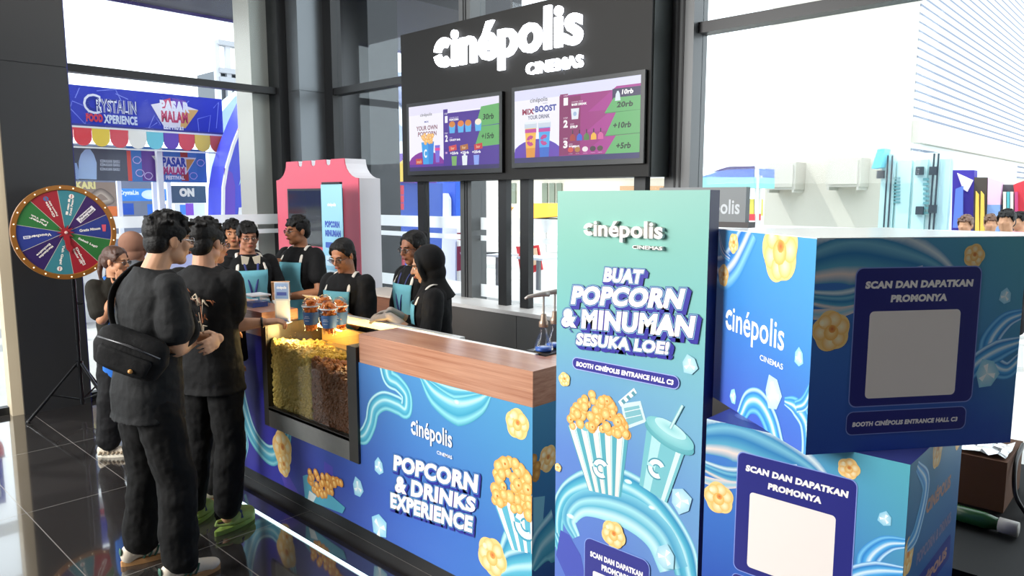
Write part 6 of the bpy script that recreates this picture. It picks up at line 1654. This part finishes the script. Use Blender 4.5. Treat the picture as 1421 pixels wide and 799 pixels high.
MB(Mb).tube([(-.14, -.045, .035), (0, -.066, .05), (.14, -.045, .035)], .005, 6).build('zip', mat('zip_grey', '#5a5a5c', .3, .6), bag, True)
mb = MB(Mb); mb.loft([ellring(z, rx, .014, -.058, 0, 20, 3.) for z, rx in ((-.075, .08), (-.06, .11), (0, .12), (.015, .11))]); mb.build('front_pocket', bagm, bag, True)
MB(Mb).ico((.05, -.078, -.05), .010, 2).build('charm', mat('bag_charm', '#c98f4a', .4), bag)
mb = MB(M1); mb.tube(catmull([(x, y + .13 * (z - .95), z) for x, y, z in ((.24, -.06, 1.10), (.215, .04, 1.12), (.16, .14, 1.17), (.02, .165, 1.28), (-.1, .12, 1.42), (-.115, .0, 1.492), (-.115, -.12, 1.40), (-.06, -.155, 1.28), (.05, -.16, 1.18))], 8), .019, 8, True, .3).build('strap', bagm, bag, True)

# --- customer in clogs reaching for the stand
wr2 = onx(366, 447, 1.955); el2 = onx(318, 452, 1.80)
c2, M2, MH2, ar2, rw2, lo2 = person('person in black tee with pale back print and lime clogs, touching the counter', (1.71, 3.87, 0), math.radians(27), 1.665, '#bd8d70', (.05, -.1),
    R={'elbow': ('w', el2), 'wrist': ('w', wr2), 'palm': (0, .2, -1), 'curl': .75}, L={'elbow': (-.25, .06, 1.12), 'wrist': (-.12, .25, 1.08), 'curl': .5},
    legs={'R': {'ankle': ('w', (1.70, 3.715, .075)), 'yaw': -.18}, 'L': {'ankle': ('w', (1.60, 3.93, .075)), 'yaw': .1}}, shirt=BLK, trouser=TRO, sleeve=.66, sleeve_r=.088, loose=1.08, hem=.78,
    hair='fluffy', glasses=RIM, shoes=('clog', LIME, LIME2), voxel=.005, bare_ankle=True, trouser_r=(.1, .084, .078), band=1)
rd = random.Random(12)
for k in range(16):
    a = PI - rd.uniform(-.05, .75); z = rd.uniform(1.16, 1.37); pts = []
    for i in range(5):
        aa = a + i * rd.uniform(.03, .07); zz = z + i * rd.uniform(-.014, .02); _, rx, ry, cy = lerp_rows(rw2, zz)
        pts.append(((rx * lo2 + .026) * math.copysign(abs(math.sin(aa)) ** (2 / 2.4), math.sin(aa)), cy + (ry * lo2 + .028) * math.copysign(abs(math.cos(aa)) ** (2 / 2.4), math.cos(aa)), zz))
    MB(M2).tube(pts, [.002, .007, .009, .006, .002], 6, True, .5).build('shirt_print', mat('tee_print_%d' % (k % 3), ['#d8c7ae', '#b06c44', '#8b6a58'][k % 3], .7), c2, True)

# --- third customer, mostly hidden behind the first two
p3_ = onx(293, 345, 1.93)
c3, M3, _m, ar3, _a, _b = person('person in plum top behind the customer in the black printed tee, wearing a black bag', (1.91, p3_.y, 0), math.radians(0), 1.62, '#b9866a', (.1, -.05), shirt=cloth_mat('plum_top', '#3a2438', .4), trouser=TRO,
    R={'elbow': (.235, .0, 1.1), 'wrist': (.22, .04, .88), 'palm': (-1, 0, 0), 'curl': .5}, L={'elbow': (-.235, .0, 1.1), 'wrist': (-.22, .04, .88), 'palm': (1, 0, 0)}, hair='short', glasses=RIM, shoes=('plain', WSH, TAN), legs={'R': {'ankle': (.12, -.10, .075)}, 'L': {'ankle': (-.1, -.05, .075)}})
hb_ = thing('hand_bag', 'black shoulder bag worn by the person in the plum top, by the glass case', 'bag', (2.0, p3_.y - .1, .72))
q_ = onx(322, 480, 1.985); Mb = Matrix.Translation(q_) @ Matrix.Rotation(.2, 4, 'Z'); q_ = M3.inverted() @ q_
MB(Mb).loft([ellring(z, rx, .035, 0, 0, 24, 4.) for z, rx in ((-.1, .085), (-.09, .1), (.08, .09), (.09, .08))]).build('bag_body', bagm, hb_, True)
MB(M3).tube(catmull([tuple(q_ + Vector((-.04, 0, .08))), (.2, .12, 1.25), (.16, .07, 1.45), (.14, -.03, 1.475), (.17, -.13, 1.36), (.24, -.12, 1.2), tuple(q_ + Vector((.05, -.02, .08)))], 6), .011, 8, True, .4).build('strap', bagm, hb_, True)

# --- young person with a hand at the mouth, printed apron
BLUEA = cloth_mat('printed_apron', '#2f6fc8', .2); M_foam = mat('motif_foam', '#bfe0ea', .6); M_corn = mat('motif_corn', '#e8a63c', .6)
g1, Mg, MHg, arg, rwg, log_ = person('person with brown hair and a hand at the mouth, olive tee and blue printed apron', (1.79, 5.47, 0), math.radians(-82), 1.455, '#c08a68', (.5, -.15),
    R={'elbow': (.2, .14, 1.16), 'wrist': (.05, .16, 1.40), 'dir': (-.1, .05, 1), 'palm': (-.3, -1, 0), 'curl': .35}, L={'elbow': (-.22, .08, 1.12), 'wrist': (-.03, .2, 1.2), 'palm': (0, -1, 0)},
    legs={'R': {'ankle': ('w', (1.66, 5.42, .075)), 'yaw': .75}, 'L': {'ankle': ('w', (1.88, 5.58, .075)), 'yaw': .7}}, shirt=cloth_mat('olive_tee', '#1f1d17', .4), trouser=JEAN, sleeve=.75, loose=1.02, hem=.84, hair='tied',
    hair_mat=mat('brown_hair', '#4b2f22', .5, 0, .25, 60., bump=.3), glasses=RIM, shoes=('chunky', BEI, BEI2, BEI3), trouser_r=(.1, .1, .095), bare_ankle=True,
    apron={'mat': BLUEA, 'top': 1.28, 'bottom': .50, 'strap': BLUEA, 'print': [(.5, .58, .05, M_corn), (.3, .72, .05, M_foam), (.75, .62, .06, M_foam), (.62, .66, .045, M_foam), (.1, 1.18, .05, M_corn), (-.4, .8, .05, M_corn), (.9, .85, .04, M_corn)]})
hj = ony(184, 345, 6.05)
person('person in brown headscarf and grey top, half hidden behind the customer with crossed arms', (hj.x, 6.05, 0), math.radians(40), 1.52, '#a8765a', (0, 0), shirt=cloth_mat('grey_top', '#5d6167', .4), trouser=JEAN, hair='hijab', hair_mat=cloth_mat('brown_scarf', '#8a6452', .3),
    shoes=('plain', BEI, BEI2), sleeve=1.7, voxel=.008)

# --- the servers behind the counter
def hx(x, y, X): p = onx(x, y, X); return (p.x, p.y, 0)
AP = {'mat': APRON, 'top': 1.35, 'bottom': .62}
P2_ = hx(342, 315, 2.66)
s2, Ms2, MHs2, ars2, _, _ = person('server in glasses and teal apron with navy lanyard, facing the customers, holding a tablet', P2_, math.radians(256), 1.60, '#a8745a', (0, -.08), shirt=STAFF, trouser=JEAN, sleeve=1.35, hair='short', glasses=RIM,
    R={'elbow': (.245, .03, 1.1), 'wrist': (.2, .26, 1.1), 'palm': (0, 0, -1), 'curl': .5}, L={'elbow': (-.245, .05, 1.1), 'wrist': (-.17, .27, 1.14), 'palm': (.2, 0, 1), 'curl': .5}, apron={**AP, 'lanyard': True}, shoes=('plain', KICK, KICK))
for sd in (-1, 1):
    for i, t in enumerate((.15, .28)):
        el, wr = ars2[sd][0], ars2[sd][1]; q = el.lerp(wr, t); ax = (wr - el).normalized()
        MB(Ms2).tube([q - ax * .006, q + ax * .006], [.077 - i * .006] * 2, 16).build('sleeve_stripe', M_white, s2, True)
for sd in (-1, 1): MB(Ms2).prism([(sd * .012, 1.455), (sd * .075, 1.47), (sd * .07, 1.40), (sd * .03, 1.39)], 'y', .098, .108).build('collar', mat('collar_cream', '#cfc5b0', .7), s2)
tbm = thing('tablet', 'tan cased tablet held by the server with the navy lanyard', 'tablet', tuple(Ms2 @ Vector((-.15, .37, 1.18))))
MT = Ms2 @ Matrix.Translation((-.16, .36, 1.20)) @ Matrix.Rotation(-.3, 4, 'Z') @ Matrix.Rotation(.9, 4, 'X')
MB(MT).box(-.07, .07, -.1, .1, -.006, .004).bevel(.004, 1).build('case', mat('tablet_case', '#b98a62', .6), tbm); MB(MT).box(-.062, .062, -.09, .09, .004, .006).build('screen', KICK, tbm)
P1_ = hx(322, 310, 2.82)
person('person in dark jacket standing behind the server with the navy lanyard', P1_, math.radians(240), 1.605, '#b07a58', (.15, -.02), shirt=cloth_mat('dark_jacket', '#121216', .4), trouser=JEAN, sleeve=1.85, hair='short', shoes=('plain', KICK, KICK))
P3_ = hx(415, 308, 3.14)
s3, Ms3, MHs3, ars3, _, _ = person('server in black tee and teal apron holding a rolled paper, turned towards the customers', P3_, math.radians(196), 1.635, '#9c6848', (-.3, -.05), shirt=STAFF, trouser=JEAN, sleeve=.58, sleeve_r=.078, hair='short', glasses=RIM,
    R={'elbow': (.25, .08, 1.13), 'wrist': (.08, .25, 1.28), 'dir': (-.5, .2, .8), 'palm': (-.6, -.6, 0), 'curl': .7}, L={'elbow': (-.26, .06, 1.10), 'wrist': (-.05, .29, 1.07), 'palm': (0, -.3, -1), 'curl': .6}, apron=AP, shoes=('plain', KICK, KICK))
pp = thing('rolled_paper', 'roll of white paper held by the tallest server in front of the pink booth', 'paper', tuple(Ms3 @ Vector((0, .3, 1.2))))
MB(Ms3).tube([(.06, .30, 1.36), (-.16, .31, 1.10)], .019, 14).build('roll', mat('paper_white', '#d8d4ce', .7), pp, True)
MB(Ms3).tube([(.055, .30, 1.355), (.064, .30, 1.366)], .0145, 12).build('roll_core', mat('paper_shade', '#a8a49e', .7), pp)
P4_ = hx(484, 338, 2.78)
s4, Ms4, MHs4, _, _, _ = person('server with tied black hair looking down at a paper in both hands', P4_, math.radians(194), 1.52, '#a87456', (.1, -.38), shirt=STAFF, trouser=JEAN, sleeve=.95, sleeve_r=.088, hair='tied', glasses=RIM, lean=.06,
    R={'elbow': (.22, .08, 1.08), 'wrist': (.09, .27, 1.26), 'dir': (-.35, .8, .3), 'palm': (-.7, 0, .6), 'curl': .5}, L={'elbow': (-.22, .08, 1.06), 'wrist': (-.09, .28, 1.25), 'dir': (.35, .8, .3), 'palm': (.7, 0, .6), 'curl': .5}, apron=AP, shoes=('plain', KICK, KICK))
n4 = thing('order_slip', 'pink and white slip held by the server with tied black hair', 'paper', tuple(Ms4 @ Vector((0, .39, 1.22))))
MT = Ms4 @ Matrix.Translation((0, .37, 1.32)) @ Matrix.Rotation(.5, 4, 'X')
MB(MT).box(-.07, .07, -.05, .06, -.001, .001).build('white_sheet', mat('paper_white', '#d8d4ce', .7), n4); MB(MT).box(-.03, .05, -.09, -.02, .001, .003).build('pink_sheet', mat('paper_pink', '#d86a92', .7), n4)
P5_ = hx(577, 332, 3.10)
s5, Ms5, MHs5, _, _, _ = person('server with black bun and spectacles behind the one in the black headscarf', P5_, math.radians(174), 1.57, '#8a5c44', (.1, -.2), shirt=STAFF, trouser=JEAN, sleeve=1.3, hair='bun', glasses=RIM,
    R={'elbow': (.22, .03, 1.08), 'wrist': (.14, .2, .98), 'curl': .5}, L={'elbow': (-.22, .03, 1.08), 'wrist': (-.14, .2, .98), 'curl': .5}, apron={**AP, 'lanyard': True}, shoes=('plain', KICK, KICK))
P6_ = hx(604, 350, 2.83)
wa = onz(556, 443, 1.09); wb_ = onz(572, 448, 1.08)
GLV = skin_mat('#b9a493')
s6, Ms6, MHs6, ars6, _, _ = person('server in a black headscarf and teal apron working with pale gloves at the counter', P6_, math.radians(141), 1.50, '#b08468', (.1, -.3), shirt=STAFF, trouser=JEAN, sleeve=1.45, hair='hijab', hair_mat=cloth_mat('black_scarf', '#0f0f10', .3), lean=.05,
    R={'elbow': (.22, .08, 1.12), 'wrist': (.1, .31, 1.28), 'dir': (-.3, 1, -.15), 'palm': (-.3, 0, -1), 'curl': .35}, L={'elbow': (-.22, .06, 1.10), 'wrist': (-.08, .31, 1.27), 'dir': (.3, 1, -.1), 'palm': (.4, 0, -1), 'curl': .35}, apron=AP, shoes=('plain', KICK, KICK))
for sd in (1, -1):
    el, wr, d, n, cu = ars6[sd]; mb = MB(Ms6); hand(mb, wr, d, n, cu, sd, 1.04); mb.cap(el.lerp(wr, .72), wr, .036, .031); mb.remesh('glove', mat('glove_pale', '#a89d94', .5), s6, .0045, 2)

# --- passers-by outside
def passer(x, y, X, H, th, sh_, label, hairm=None):
    p = onx(x, y, X); person(label, (p.x, p.y, -.02), th, H, '#b98a6a', (0, 0), shirt=cloth_mat(sh_[0], sh_[1], .2), trouser=JEAN, hair='short', voxel=.014, face=False, feet_hidden=True, hair_mat=hairm)
HB = mat('chestnut_hair', '#5a3a26', .5)
passer(1340, 318, 9.8, 1.60, 3.0, ('lilac_top', '#b7a6c8'), 'person outside by the purple drape, only the head above the cube', HB)
passer(1374, 319, 10.5, 1.60, 3.4, ('mint_top', '#a9c8c0'), 'person outside by the yellow stripes, only the head above the cube', HB)
passer(1397, 312, 9.1, 1.68, 3.0, ('white_top', '#e6e2dc'), 'person outside in white at the red roofed stall')
passer(1415, 312, 11.3, 1.62, 2.6, ('rose_top', '#c98a98'), 'person outside in rose at the red roofed stall, right edge')
